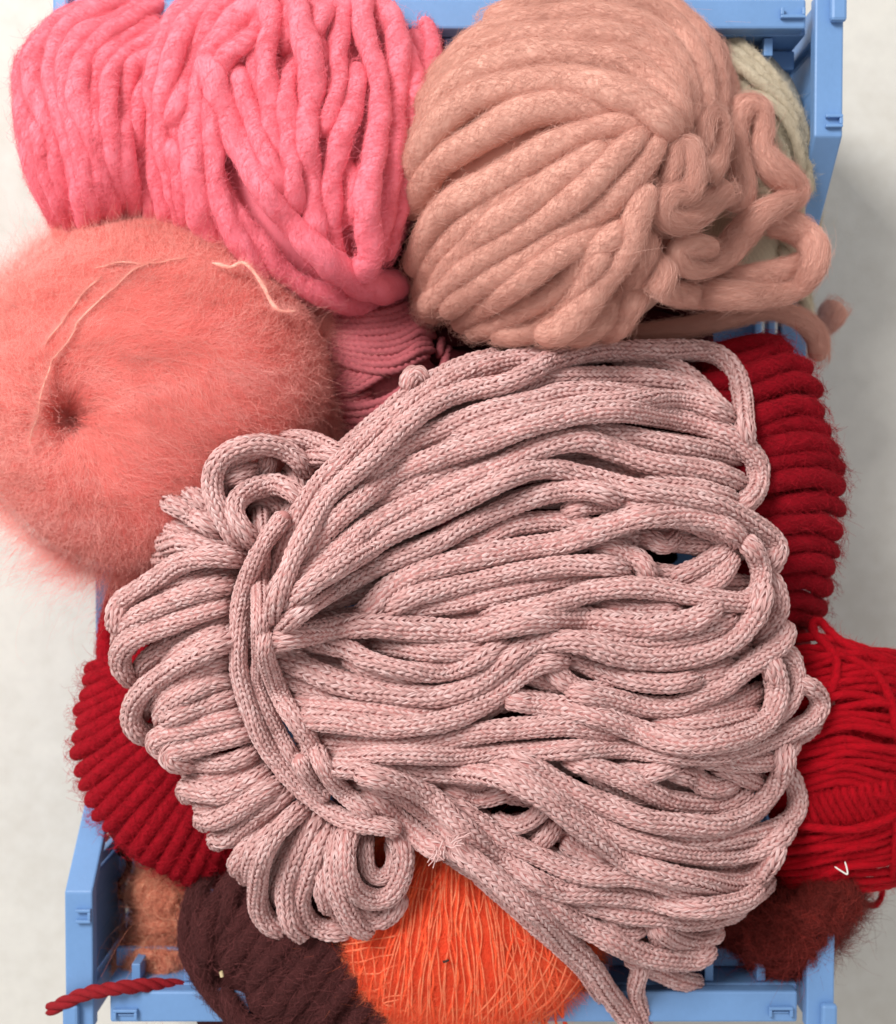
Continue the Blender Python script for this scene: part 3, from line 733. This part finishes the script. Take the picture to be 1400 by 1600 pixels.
# ---- dark red ball, left
BLO = (0.33, 0.0035, 0.012)
m_blo = wool('blood_red_wool', BLO, 0.12, 0.7, 0.35, 0.03, slant=0.03); h_blo = hairmat('blood_red_fibre', mulc(BLO, 1.25), 0.3, 0.5)
blo = thing('wool_ball', 'blood red wool ball with fanned ridges, bulging out between coral ball and maroon ball', 'yarn ball')
ellipsoid('core', 270, 1165, 150, 210, -120, 120, m_blo, blo, k=0.94)
HB = new_map(dome(268, 1165, 158, 222, -120, 125, 0, 2.2))
it = []
op = [(136,1046),(130,1068),(128,1090),(118,1112),(119,1134),(112,1158),(110,1182),(120,1208),(126,1232),(136,1256),(148,1278),(166,1298),(186,1316),(206,1332),(226,1348),(248,1360),(268,1372),(290,1380),(312,1386),(334,1384),(355,1376)]
for k, (x, y) in enumerate(op):
    f = k / 20; ex, ey = 240 + 150 * f, 1060 + 130 * f
    mx, my = x * 0.45 + ex * 0.55, y * 0.45 + ey * 0.55
    it.append((12.5, [(ex, ey), (mx + 14 * f, my - 22 * (1 - f)), (x * 0.8 + ex * 0.2 + 8 * f, y * 0.8 + ey * 0.2 - 10 * (1 - f)), (x, y)], (k % 2) * 3))
it += [(14, [(200,885),(180,925),(170,965),(166,1010),(170,1050)]), (13, [(225,890),(205,930),(195,980),(195,1040)], -3), (13, [(245,900),(225,960),(220,1050)], -3)]
tb = strands(blo, HB, it, m_blo, jit=1.3, c=0.55, dive=(40, 22), cap=1.0)
fuzz('fuzz', tb, 18000, 16, 0.26, h_blo, blo, lift=0.14)

# ---- maroon ball, bottom left
MAR = (0.066, 0.018, 0.018)
m_mar = wool('maroon_wool', MAR, 0.22, 0.8, 0.45, 0.3, slant=0.02); h_mar = hairmat('maroon_fibre', mulc(MAR, 1.5), 0.35, 0.4)
mar = thing('wool_ball', 'dark maroon ball of thick felted wool at the bottom left of the crate', 'yarn ball')
ellipsoid('core', 462, 1535, 172, 205, -70, 80, m_mar, mar, k=0.95)
HA = new_map(dome(462, 1535, 178, 212, -70, 80, 0, 2.2))
it = []
for k in range(13):
    o = k * 26
    it.append((17.5, [(322 + o * 0.62, 1480 + o * 0.72), (352 + o * 0.66, 1440 + o * 0.62), (392 + o * 0.72, 1400 + o * 0.48), (440 + o * 0.8, 1350 + o * 0.42), (470 + o * 0.85, 1300 + o * 0.4)]))
it += [(16,[(330,1500),(322,1460),(335,1420),(360,1380),(395,1350)]), (15,[(355,1440),(362,1400),(385,1365),(420,1345)],-4), (13,[(372,1322),(345,1338),(318,1370),(300,1410),(294,1450),(296,1490),(310,1530),(340,1570),(385,1610)],6),
       (12,[(350,1335),(322,1370),(312,1410),(308,1450),(312,1495),(330,1535)],-10),
       (15,[(390,1600),(420,1625),(460,1650)]),(15,[(345,1545),(372,1585),(410,1620)],-4)]
tm = strands(mar, HA, it, m_mar, jit=1.8, c=0.5, sm=7, rough=0.015)
fuzz('fuzz', tm, 16000, 22, 0.32, h_mar, mar, lift=0.12)
# ------------------------------------------------------------------ mohair
def ell_pt(cx, cy, rx, ry, z0, h, X_, Y_):
    u = (X_ - cx) / rx; v = (Y_ - cy) / ry; q = u * u + v * v
    return z0 + h * np.sqrt(np.maximum(0, 1 - q)), q
def flow_hairs(name, geo, field, n, L, rad, mat, parent, K=6, lift=4, curl=3.0, hole=None, edge=1.0, wander=0.35, rimbias=0.0, clump=1, cs=5.0, bend_=1.1):
    cx, cy, rx, ry, z0, h = geo
    a = rng.uniform(0, 2 * np.pi, n); q = np.sqrt(rng.uniform(0, 1, n)) ** (1 - rimbias) * edge
    x = cx + rx * q * np.cos(a); y = cy + ry * q * np.sin(a)
    cl = rng.normal(size=n) * wander; Ls = L * rng.gamma(4, .25, n)
    lf = np.abs(rng.normal(0, lift, n)) * np.where(rng.random(n) < 0.08, 3.5, 1)
    pts = []
    bend = rng.normal(0, bend_, n)
    if clump > 1:
        g_ = np.arange(n) // clump * clump
        x = x[g_] + rng.normal(0, cs, n); y = y[g_] + rng.normal(0, cs, n); cl = cl[g_] + rng.normal(0, 0.16, n); bend = bend[g_] + rng.normal(0, 0.3, n)
    r0 = rng.uniform(-2, 2, n)
    for k in range(K):
        t = k / (K - 1); z, qq = ell_pt(cx, cy, rx, ry, z0, h, x, y)
        out = np.maximum(0, np.sqrt(qq) - 1)
        z = z - out * 160
        if hole is not None:
            d = np.hypot(x - hole[0], y - hole[1]); z = z - 75 * np.exp(-(d / 26.0) ** 2) - 35 * np.exp(-(d / 70.0) ** 2)
        nrm = np.stack([(x - cx) / rx, (y - cy) / ry], -1)
        zz = z + r0 + lf * t ** 1.3
        pts.append(W(np.stack([x, y], -1) + nrm * (r0 + lf * t)[:, None] * 0.8, zz))
        ang = field(x, y) + cl + bend * (t - 0.4) + rng.normal(0, curl * 0.07, n)
        st = Ls / (K - 1) * np.where(qq < 0.9, 1, 0.7)
        x = x + np.cos(ang) * st; y = y + np.sin(ang) * st
    Q = np.stack(pts, 1)
    return hairs(name, Q, np.linspace(1, 0.35, K)[None] * rad * S * rng.uniform(0.6, 1.4, (n, 1)), mat, parent)

def mohair(name, col, sheen=0.6, pole=None):
    m, nt, b = base_mat(name, 1.0, sheen, mulc(col, 1.5), 0.05)
    g = nt.nodes.new('ShaderNodeNewGeometry')
    n1 = noise(nt, g.outputs['Position'], 60, 6, 0.7)
    if pole is not None:          # fibres combed round the dimple
        sp = nt.nodes.new('ShaderNodeSeparateXYZ'); nt.links.new(g.outputs['Position'], sp.inputs[0])
        dx, dy = X(sp.outputs[0]) - float(pole[0]), X(sp.outputs[1]) - float(pole[1])
        rr = X._m('SQRT', dx * dx + dy * dy); an = X._m('ARCTAN2', dy, dx)
        wob = noise(nt, g.outputs['Position'], 22, 3)
        an = an + rr * 5.0 + wob * 1.6
        cb = nt.nodes.new('ShaderNodeCombineXYZ')
        nt.links.new((X._m('COSINE', an) * 5.0).k, cb.inputs[0]); nt.links.new((X._m('SINE', an) * 5.0).k, cb.inputs[1]); nt.links.new((rr * 22.0).k, cb.inputs[2])
        n2 = noise(nt, cb.outputs[0], 2.6, 6, 0.72)
        n1 = n1 * 0.3 + n2 * 0.7
    nt.links.new(ramp(nt, n1, [(0.34, mulc(col, 0.78)), (0.5, col), (0.66, tuple(min(v + (1 - v) * 0.16, v * 1.6) for v in col))]), b.inputs['Base Color'])
    bump(nt, b, n1, 0.006, 0.8); return m

COR = (0.98, 0.29, 0.255)
m_cor = mohair('coral_mohair', COR, pole=W((103, 652), 120)); h_cor = hairmat('coral_fibre', COR, 0.26, 0.62, patch=38); h_cor2 = hairmat('pale_coral_fibre', (0.97, 0.44, 0.385), 0.25, 0.55, patch=38)
coral = thing('mohair_ball', 'big fluffy coral mohair ball with a dimple, overhanging the left side of the crate', 'mohair ball')
cg = (232, 616, 284, 280, -30, 225); HOLE = (103, 652)
core_ob = ellipsoid('core', *cg, m_cor, coral, k=0.98, rough=0.012)
def push_hole(o, hole, r1, d1, r2, d2, c):
    me = o.data; co = np.empty(len(me.vertices) * 3, np.float32); me.vertices.foreach_get('co', co); co = co.reshape(-1, 3)
    hp = W(hole, 120); d = np.hypot(co[:, 0] - hp[0], co[:, 1] - hp[1]) / S
    co[:, 2] -= np.where(co[:, 2] > c[5] * 0.0, d1 * np.exp(-(d / r1) ** 2) + d2 * np.exp(-(d / r2) ** 2), 0) * S
    me.vertices.foreach_set('co', co.ravel()); me.update()
push_hole(core_ob, HOLE, 26, 85, 70, 40, cg)
def fld(x, y):
    dx, dy = x - HOLE[0], y - HOLE[1]; d = np.hypot(dx, dy) + 1e-3
    rad_ = np.arctan2(dy, dx)
    return rad_ + 0.35 + 0.5 * np.sin(x * 0.011 - y * 0.014 + 0.6) * np.clip(d / 150, 0, 1) + 0.28 * np.sin(y * 0.034 + 1.5 * np.sin(x * 0.021))
flow_hairs('fuzz', cg, fld, 24000, 100, 0.13, h_cor, coral, hole=HOLE, lift=1.6, wander=0.28, K=12, clump=16, cs=7, bend_=0.6)
flow_hairs('fuzz', cg, fld, 8000, 84, 0.13, h_cor2, coral, hole=HOLE, lift=3, wander=0.45, K=12, clump=8, cs=5, bend_=0.8)
flow_hairs('fuzz', cg, lambda x, y: fld(x, y) + rng.normal(0, 0.9, x.shape), 6000, 30, 0.13, h_cor, coral, hole=HOLE, lift=5, wander=0.9, K=8)
flow_hairs('fuzz', cg, lambda x, y: fld(x, y) + rng.normal(0, 0.9, x.shape), 22000, 30, 0.13, h_cor2, coral, lift=10, wander=0.9, edge=1.04, rimbias=0.7, K=8)
flow_hairs('fuzz', cg, lambda x, y: np.arctan2(y - 616, x - 232) + 0.8 + rng.normal(0, 0.7, x.shape), 9000, 40, 0.11, h_cor2, coral, lift=12, wander=0.9, edge=1.06, rimbias=0.85, K=9)
# thin core yarn lines over the fluff
def yarnline(p, r, mat, parent, H, lift=3, name='yarn_strand', jit=1.2, dive=(6, 6)):
    q = spline(p, 4.0); q = q + np.stack([noise1(len(q), 3, jit), noise1(len(q), 3, jit)], -1)
    z = lay(H, q, r, c=1.0, foot=0.6, sm=3, dive=dive, lift=lift, stamp=False)
    P = W(q, z); R = r * (D - z) / D * S * (1 + noise1(len(q), 2, 0.15))
    put_strand(P, R, parent, name, mat, 7); return P, R
m_line = wool('pale_coral_yarn', (1.0, 0.60, 0.48), 0.06, 0.3, 0.2, 0.4); 
HO = new_map(dome(*cg))
yl = [yarnline(p, 1.25, m_line, coral, HO, 5, jit=2.0) for p in (
    [(46,700),(52,668),(62,630),(74,590),(88,560),(106,532),(128,500),(152,470),(184,440),(214,418),(250,400)],
    [(70,540),(96,500),(120,470),(140,450),(160,436)],
    [(150,420),(175,410),(200,408),(240,412),(290,405)],
    )]
yt = yarnline([(330,412),(355,418),(380,412),(400,428),(414,448),(424,470),(436,484),(462,488)], 3.0, m_line, coral, new_map(lambda x, y: 0. * x + 110), 6, 'loose_end')
fuzz('fuzz', yl + [yt], 2600, 16, 0.12, h_cor2, coral, lift=0.5, spread=0.8)

ORA = (1.0, 0.125, 0.05)
m_ora = mohair('orange_mohair', ORA); h_ora = hairmat('orange_fibre', ORA, 0.3, 0.62, patch=50); m_ol = wool('orange_yarn', (1.0, 0.30, 0.155), 0.1, 0.5, 0.3, 0.3)
ora = thing('mohair_ball', 'vivid orange mohair ball with fine pale winding lines, under the rose cord', 'mohair ball')
og = (718, 1450, 226, 172, 10, 80)
ellipsoid('core', *og, m_ora, ora, k=0.98)
flow_hairs('fuzz', og, lambda x, y: np.pi / 2 + (x - 700) * -0.0022 + 0.3 * np.sin(x * .04), 20000, 30, 0.14, h_ora, ora, lift=2, wander=0.5)
flow_hairs('fuzz', og, lambda x, y: np.arctan2(y - 1455, x - 720) + 0.9, 9000, 20, 0.14, hairmat('pale_orange_fibre', (0.98, 0.22, 0.1), 0.2, 0.4), ora, lift=6, wander=0.9, edge=1.03, rimbias=0.6)
HG = new_map(dome(*og)); L = []
r3 = np.random.default_rng(11)
for k in range(34):
    f = (k + r3.uniform(-.3, .3)) / 33; xt = 648 + f * 150; xb = 596 + f * 262; j = r3.normal(0, 5, 3)
    L.append([(xt, 1330), (xt * .72 + xb * .28 + j[0], 1390), (xt * .45 + xb * .55 + j[1], 1460), (xt * .2 + xb * .8 + j[2], 1530), (xb, 1612)])
for k in range(7):
    y = 1462 + k * 18 + r3.normal(0, 4)
    L.append([(508 + k * 16, y + 12 + r3.normal(0, 3)), (560 + k * 10, y + 6 + r3.normal(0, 4)), (600, y), (632 + r3.normal(0, 12), y - 8)])
for k in range(5): L.append([(532 + k * 18 + r3.normal(0, 5), 1456 + k * 4), (534 + k * 16, 1490), (542 + k * 16, 1535 + k * 4)])
for k in range(9):
    x = 792 + k * 15
    L.append([(x - 20, 1370 + k * 10), (x + 4 + r3.normal(0, 5), 1420 + k * 8), (x + 12 + r3.normal(0, 7), 1480 + k * 2), (x - 12 + r3.normal(0, 6), 1545), (x - 60, 1600)])
L += [[(790,1455),(830,1480),(870,1512),(900,1540)], [(770,1500),(800,1530),(828,1566),(826,1600)], [(900,1510),(880,1540),(850,1570),(800,1600)], [(925,1530),(890,1560),(850,1590),(820,1615)], [(600,1370),(640,1385),(690,1392)]]
for k in range(24):
    x = 540 + k * 15; q = r3.normal(0, 12, 3); yarnline([(640 + k * 7 + q[0], 1330), (x * .6 + (640 + k * 7) * .4 + q[1], 1430), (x + q[2], 1530), (x + q[1], 1612)], 2.2, m_ora, ora, HG, -1.0, 'yarn_strand', 1.2)
ol = [yarnline(p, 1.35, m_ol, ora, HG, 1, 'yarn_strand', 1.0) for p in L]
fuzz('fuzz', ol, 7000, 14, 0.13, h_ora, ora, lift=0.3, spread=0.9)

for nm, lab, p, zz, rr_, cc in (('thread', 'short white thread bent in a V on the scarlet skein', [(1304,1354),(1316,1362),(1324,1366),(1323,1356),(1320,1346)], 66, 1.3, (0.8, 0.76, 0.72)),
        ('seed_husk', 'tiny straw coloured husk caught on the maroon ball', [(345,1518),(346,1522),(347,1526)], 62, 3.0, (0.62, 0.5, 0.3)),
        ('speck', 'tiny dark speck caught in the orange mohair ball', [(692,1503),(697,1502),(701,1500)], 96, 1.9, (0.05, 0.03, 0.025))):
    q = spline(p, 1.5); P = W(q, np.full(len(q), float(zz))); m_, nt_, b_ = base_mat(nm + '_mat', 0.8, 0, None); b_.inputs['Base Color'].default_value = (*cc, 1)
    o = put_strand(P, np.full(len(P), rr_ * S), None, nm, m_, 7); o['label'] = lab; o['category'] = nm.replace('_', ' ')

# ---- two tangles of fluffy yarn deep in the crate
def tangle(name, label, cat, col, blobs, nh, hl, seed, yarn_r=7):
    m = mohair(name + '_wool', col, 0.4); h = hairmat(name + '_fibre', mulc(col, 1.3), 0.4, 0.4)
    t = thing(name, label, cat); rr = np.random.default_rng(seed)
    fm = lambda x, y: np.maximum.reduce([dome(*b)(x, y) for b in blobs])
    Hh = new_map(fm)
    for b in blobs: ellipsoid('core', *b, m, t, k=0.66, rough=0.09)
    tb_ = []
    for b in blobs:
        for k in range(13):
            a0 = rr.uniform(0, 6.28); q = rr.uniform(0.2, .85); sp = rr.uniform(1.2, 2.6)
            p = [(b[0] + b[2] * (q + .12 * math.sin(3 * s + k)) * math.cos(a0 + s), b[1] + b[3] * (q + .12 * math.cos(2 * s)) * math.sin(a0 + s)) for s in np.linspace(0, sp, 6)]
            tb_.append((yarn_r, p, rr.uniform(-2, 16)))
    ts = strands(t, Hh, tb_, m, jit=2.5, c=0.5, name='yarn_loop', sides=9, rvar=0.2)
    fuzz('fuzz', ts, nh, hl, 0.22, h, t, lift=0.3, spread=0.9, curl=2.5)
    for b in blobs:
        flow_hairs('fuzz', b, lambda x, y: np.arctan2(y - b[1], x - b[0]) + 1.2 + np.sin(x * .05), 11000, 30, 0.2, h, t, lift=5, wander=1.3, edge=1.0, clump=16, cs=3.5, K=8)
    return t
tangle('fluffy_yarn', 'terracotta fluffy yarn down inside the crate, left of the maroon ball', 'fluffy yarn', (0.60, 0.20, 0.125),
       [(264, 1420, 50, 50, -150, 50), (255, 1470, 50, 40, -170, 50), (240, 1395, 32, 34, -160, 40), (232, 1512, 46, 28, -120, 30), (292, 1505, 40, 30, -130, 25)], 9000, 22, 4)
tangle('fluffy_yarn', 'dark rust fluffy yarn pile at the lower right corner of the crate', 'fluffy yarn', (0.125, 0.014, 0.011),
       [(1240, 1448, 80, 62, -45, 40), (1165, 1450, 80, 60, -190, 90), (1130, 1400, 90, 60, -210, 90), (1292, 1412, 52, 48, -20, 45), (1225, 1494, 60, 30, -70, 24), (1180, 1420, 60, 40, -60, 30)], 26000, 22, 8)

# ---- red plied yarn tail lying across the rail, glossy brown loops, cream scrap
TAI = (0.27, 0.008, 0.014)
m_tail = plied('red_plied_yarn', TAI, 0.10)
def threeply(p, z, r, mat, name, label, cat, parent=None, plies=3, tw=0.085):
    q = spline(p, 3.0); zz = np.interp(np.linspace(0, 1, len(q)), np.linspace(0, 1, len(z)), z); P = W(q, zz); T, N, B = frames(P)
    s = np.arange(len(P)) * 3.0
    t = parent or thing(name, label, cat)
    for k in range(plies):
        a = s * tw + k * 2 * np.pi / plies
        Pk = P + (N * np.cos(a)[:, None] + B * np.sin(a)[:, None]) * r * 0.52 * S
        put_strand(Pk, np.full(len(P), r * 0.58 * S) * (1 + noise1(len(P), 5, 0.04)), t, 'ply', mat, 8)
    return t
threeply([(74,1580),(95,1569),(130,1554),(170,1546),(220,1540),(262,1540),(310,1546),(340,1560)], [2, 12, 14, 12, -4, -30, -60, -80], 10.5, m_tail, 'yarn_tail', 'red plied yarn tail lying across the bottom left corner of the crate', 'yarn tail')
m_brn = wool('brown_red_yarn', (0.11, 0.016, 0.014), 0.2, 0.5, 0.3, 0.2)
lp = thing('tangled_yarn', 'dark brownish red thin yarn in small loops by the left wall of the crate', 'loose yarn')
HZ = new_map(lambda x, y: 0. * x - 225)
strands(lp, HZ, [(6,[(165,1300),(185,1330),(210,1335),(235,1350)]),(6,[(178,1310),(200,1345),(196,1370),(184,1385),(190,1402),(205,1398),(222,1375),(240,1368)]),(6,[(240,1330),(225,1360),(205,1380)],3),(5,[(200,1325),(225,1318),(250,1340),(262,1362)]),(6,[(230,1355),(250,1380),(240,1405)])], m_brn, name='yarn_loop', sides=10)
scr = thing('yarn_scrap', 'small tuft of cream yarn between the orange ball and the bottom rail', 'yarn scrap')
ellipsoid('core', 968, 1508, 34, 17, -190, 16, m_cre, scr, rough=0.08)
HS = new_map(dome(968, 1508, 34, 17, -190, 16))
ts = strands(scr, HS, [(6,[(936,1512),(955,1500),(985,1498),(1002,1508)]),(6,[(940,1520),(965,1512),(995,1514)]),(6,[(950,1498),(970,1494),(990,1492)])], m_cre, name='yarn_loop', sides=9)
fuzz('fuzz', ts, 700, 16, 0.3, h_cre, scr, lift=0.3)

# ------------------------------------------------------------------ folding crate
BLU = (0.145, 0.285, 0.545)
m_blue, nt, b = base_mat('pale_blue_plastic', 0.42, 0.0, None, 0.45)
g = nt.nodes.new('ShaderNodeNewGeometry'); n1 = noise(nt, g.outputs['Position'], 35, 4) * 0.6 + noise(nt, g.outputs['Position'], 420, 5, 0.7) * 0.4
nt.links.new((0.30 + noise(nt, g.outputs['Position'], 60, 5, 0.7) * 0.3).k, b.inputs['Roughness'])
nt.links.new(ramp(nt, n1, [(0.3, mulc(BLU, 0.92)), (0.62, mulc(BLU, 1.04)), (0.72, mulc(BLU, 1.2))]), b.inputs['Base Color'])
bump(nt, b, noise(nt, g.outputs['Position'], 900, 2), 0.0001, 0.4)
crate = thing('folding_crate', 'pale blue plastic folding crate with raised corners, full of yarn', 'crate')
CX, CY = 703.0, 800.0
def V3(x, y, z): return ((x - 700) * S, -(y - 800) * S, z * S)
def bev(o, w=3.0, seg=2):
    md = o.modifiers.new('bevel', 'BEVEL'); md.width = w * S; md.segments = seg; md.limit_method = 'ANGLE'; md.angle_limit = 0.6
    return o
def boxes(name, bl, parent, mat=m_blue, w=3.0):
    V, F = [], []
    for (x0, x1, y0, y1, z0, z1) in bl:
        k = len(V)
        V += [V3(x, y, z) for z in (z0, z1) for y in (y0, y1) for x in (x0, x1)]
        F += [[k + i for i in f] for f in ((0, 1, 3, 2), (4, 6, 7, 5), (0, 4, 5, 1), (2, 3, 7, 6), (0, 2, 6, 4), (1, 5, 7, 3))]
    me = bpy.data.meshes.new(name); me.from_pydata(V, [], F); me.update(); me.materials.append(mat)
    import bmesh
    bm = bmesh.new(); bm.from_mesh(me); bmesh.ops.recalc_face_normals(bm, faces=bm.faces); bm.to_mesh(me); bm.free()
    return bev(link(bpy.data.objects.new(name, me), parent), w)
def prism(name, poly, x0, x1, parent, mat=m_blue, w=3.0):
    """poly in (y,z), extruded along x"""
    n = len(poly); V = [V3(x0, y, z) for y, z in poly] + [V3(x1, y, z) for y, z in poly]
    F = [list(range(n)), list(range(2 * n - 1, n - 1, -1))] + [[i, (i + 1) % n, n + (i + 1) % n, n + i] for i in range(n)]
    me = bpy.data.meshes.new(name); me.from_pydata(V, [], F); me.update(); me.materials.append(mat)
    import bmesh
    bm = bmesh.new(); bm.from_mesh(me); bmesh.ops.recalc_face_normals(bm, faces=bm.faces); bm.to_mesh(me); bm.free()
    return bev(link(bpy.data.objects.new(name, me), parent), w)
XL, XR = 95.0, 1311.0; YT, YB = 2.0, 1618.0; FL = -470
def lip(y0, y1, zt):   # stepped profile running along a side: corner high, middle low
    return [(YT, 0), (218, 0), (400, zt), (1215, zt), (1400, 0), (YB, 0)]
for x0, x1, name in ((XL, XL + 44, 'side_lip'), (XR - 44, XR, 'side_lip')):
    top = lip(0, 0, -190); bot = [(y, z - 26) for y, z in reversed(top)]
    prism(name, top + bot, x0, x1, crate)
for x0 in (XL + 16, XR - 30):
    bl = []
    for z in (-250, -350, FL + 20): bl.append((x0, x0 + 14, YT + 40, YB - 40, z - 14, z + 14))
    ob = boxes('side_lattice', bl, crate)
    bl = []
    for k in range(25):
        y = 50 + k * 63.0; zt = np.interp(y, [218, 400, 1215, 1400], [-26, -216, -216, -26])
        bl.append((x0 + 1.5, x0 + 12.5, y, y + 16, FL + 4, zt - 2))
    for y0, y1 in ((YT + 62, 224), (1396, YB - 62)): boxes('side_panel', [(x0 + 2, x0 + 12, y0, y1, -232, -27)], crate)
    boxes('side_rib', bl, crate, w=1.5)['kind'] = 'stuff'
for ya, yb, sg in ((YT + 4, YT + 50, 1), (YB - 58, YB - 8, -1)):
    boxes('end_rail', [(164, 1254, ya, yb, -34, -4)], crate, w=4)
    yi = yb if sg > 0 else ya
    boxes('end_panel', [(150, 1262, min(yi, yi - sg * 12), max(yi, yi - sg * 12), -150, -36)], crate)
    boxes('end_shelf', [(150, 1262, min(yi + sg * 3, yi + sg * 34), max(yi + sg * 3, yi + sg * 34), -112, -98)], crate)
    bl = [(150, 1262, min(yi, yi - sg * 12), max(yi, yi - sg * 12), z - 16, z + 16) for z in (-250, -350, FL + 20)]
    boxes('end_lattice', bl, crate)
    for k in range(13):
        x = 190 + k * 84.0
        boxes('end_rib', [(x, x + 14, min(yi + sg * 2, yi + sg * 30), max(yi + sg * 2, yi + sg * 30), -96, -40), (x, x + 12, min(yi, yi - sg * 10), max(yi, yi - sg * 10), FL + 4, -152)], crate, w=1.5)
for x0, x1 in ((XL, XL + 40), (XR - 40, XR)):
    for y0, y1 in ((YT, YT + 60), (YB - 60, YB)):
        boxes('corner_post', [(x0 + 3, x1 - 3, y0 + 3, y1 - 3, FL, -28)], crate)
for x0, x1 in ((XL - 1, XL + 24), (XR - 24, XR + 1)):
    for y0, y1 in ((YT - 2, YT + 44), (YB - 44, YB + 2)):
        boxes('corner_cap', [(x0, x1, y0, y1, 1, 16)], crate, w=5)
boxes('floor_panel', [(XL + 20, XR - 20, YT + 20, YB - 20, FL - 8, FL)], crate)
def clip(cx, cy, w, h, mode, zt):
    """raised C-shaped catch"""
    z0, z1 = zt + 0.5, zt + 9; t = 5
    if mode == 'h': bl = [(cx - w / 2, cx + w / 2, cy - h / 2, cy - h / 2 + t, z0, z1), (cx - w / 2, cx - w / 2 + t, cy - h / 2 + t, cy + h / 2, z0, z1), (cx + w / 2 - t, cx + w / 2, cy - h / 2 + t, cy + h / 2, z0, z1), (cx - w / 2 + t, cx + w / 2 - t, cy + 1, cy + 4, z0, z0 + 3)]
    elif mode == 'g': bl = [(cx - w / 2, cx + w / 2, cy + h / 2 - t, cy + h / 2, z0, z1), (cx - w / 2, cx - w / 2 + t, cy - h / 2, cy + h / 2 - t, z0, z1), (cx + w / 2 - t, cx + w / 2, cy - h / 2, cy + h / 2 - t, z0, z1)]
    else:
        s_ = 1 if mode == 'r' else -1
        xa = cx + s_ * (w / 2 - t); bl = [(min(xa, xa + s_ * t), max(xa, xa + s_ * t), cy - h / 2, cy + h / 2, z0, z1), (cx - w / 2, cx + w / 2, cy - h / 2 - t, cy - h / 2, z0, z1), (cx - w / 2, cx + w / 2, cy + h / 2, cy + h / 2 + t, z0, z1)]
    boxes('catch', bl, crate, w=1.2)
clip(1232, 30, 38, 16, 'g', -4); clip(1296, 196, 26, 10, 'r', 0); clip(126, 1436, 24, 12, 'r', 0)
clip(190, 1594, 38, 16, 'h', -4); clip(1226, 1590, 38, 16, 'h', -4); clip(186, 30, 38, 16, 'g', -4); clip(126, 196, 24, 12, 'r', 0); clip(1296, 1430, 26, 10, 'r', 0)

# ------------------------------------------------------------------ surface under the crate
m_tab, nt, b = base_mat('off_white_surface', 0.8, 0.0, None, 0.2)
g = nt.nodes.new('ShaderNodeNewGeometry')
f = noise(nt, g.outputs['Position'], 9, 5) * 0.6 + noise(nt, g.outputs['Position'], 120, 3) * 0.4
nt.links.new(ramp(nt, f, [(0.36, (0.60, 0.575, 0.525)), (0.5, (0.645, 0.625, 0.58)), (0.62, (0.68, 0.66, 0.61))]), b.inputs['Base Color'])
bump(nt, b, noise(nt, g.outputs['Position'], 1500, 3), 0.0003, 0.8)
tab = mesh_obj('floor', [V3(-12000, 12000, FL - 10), V3(12000, 12000, FL - 10), V3(12000, -12000, FL - 10), V3(-12000, -12000, FL - 10)], [[0, 1, 2, 3]], m_tab, smooth_=False)
tab['kind'] = 'structure'
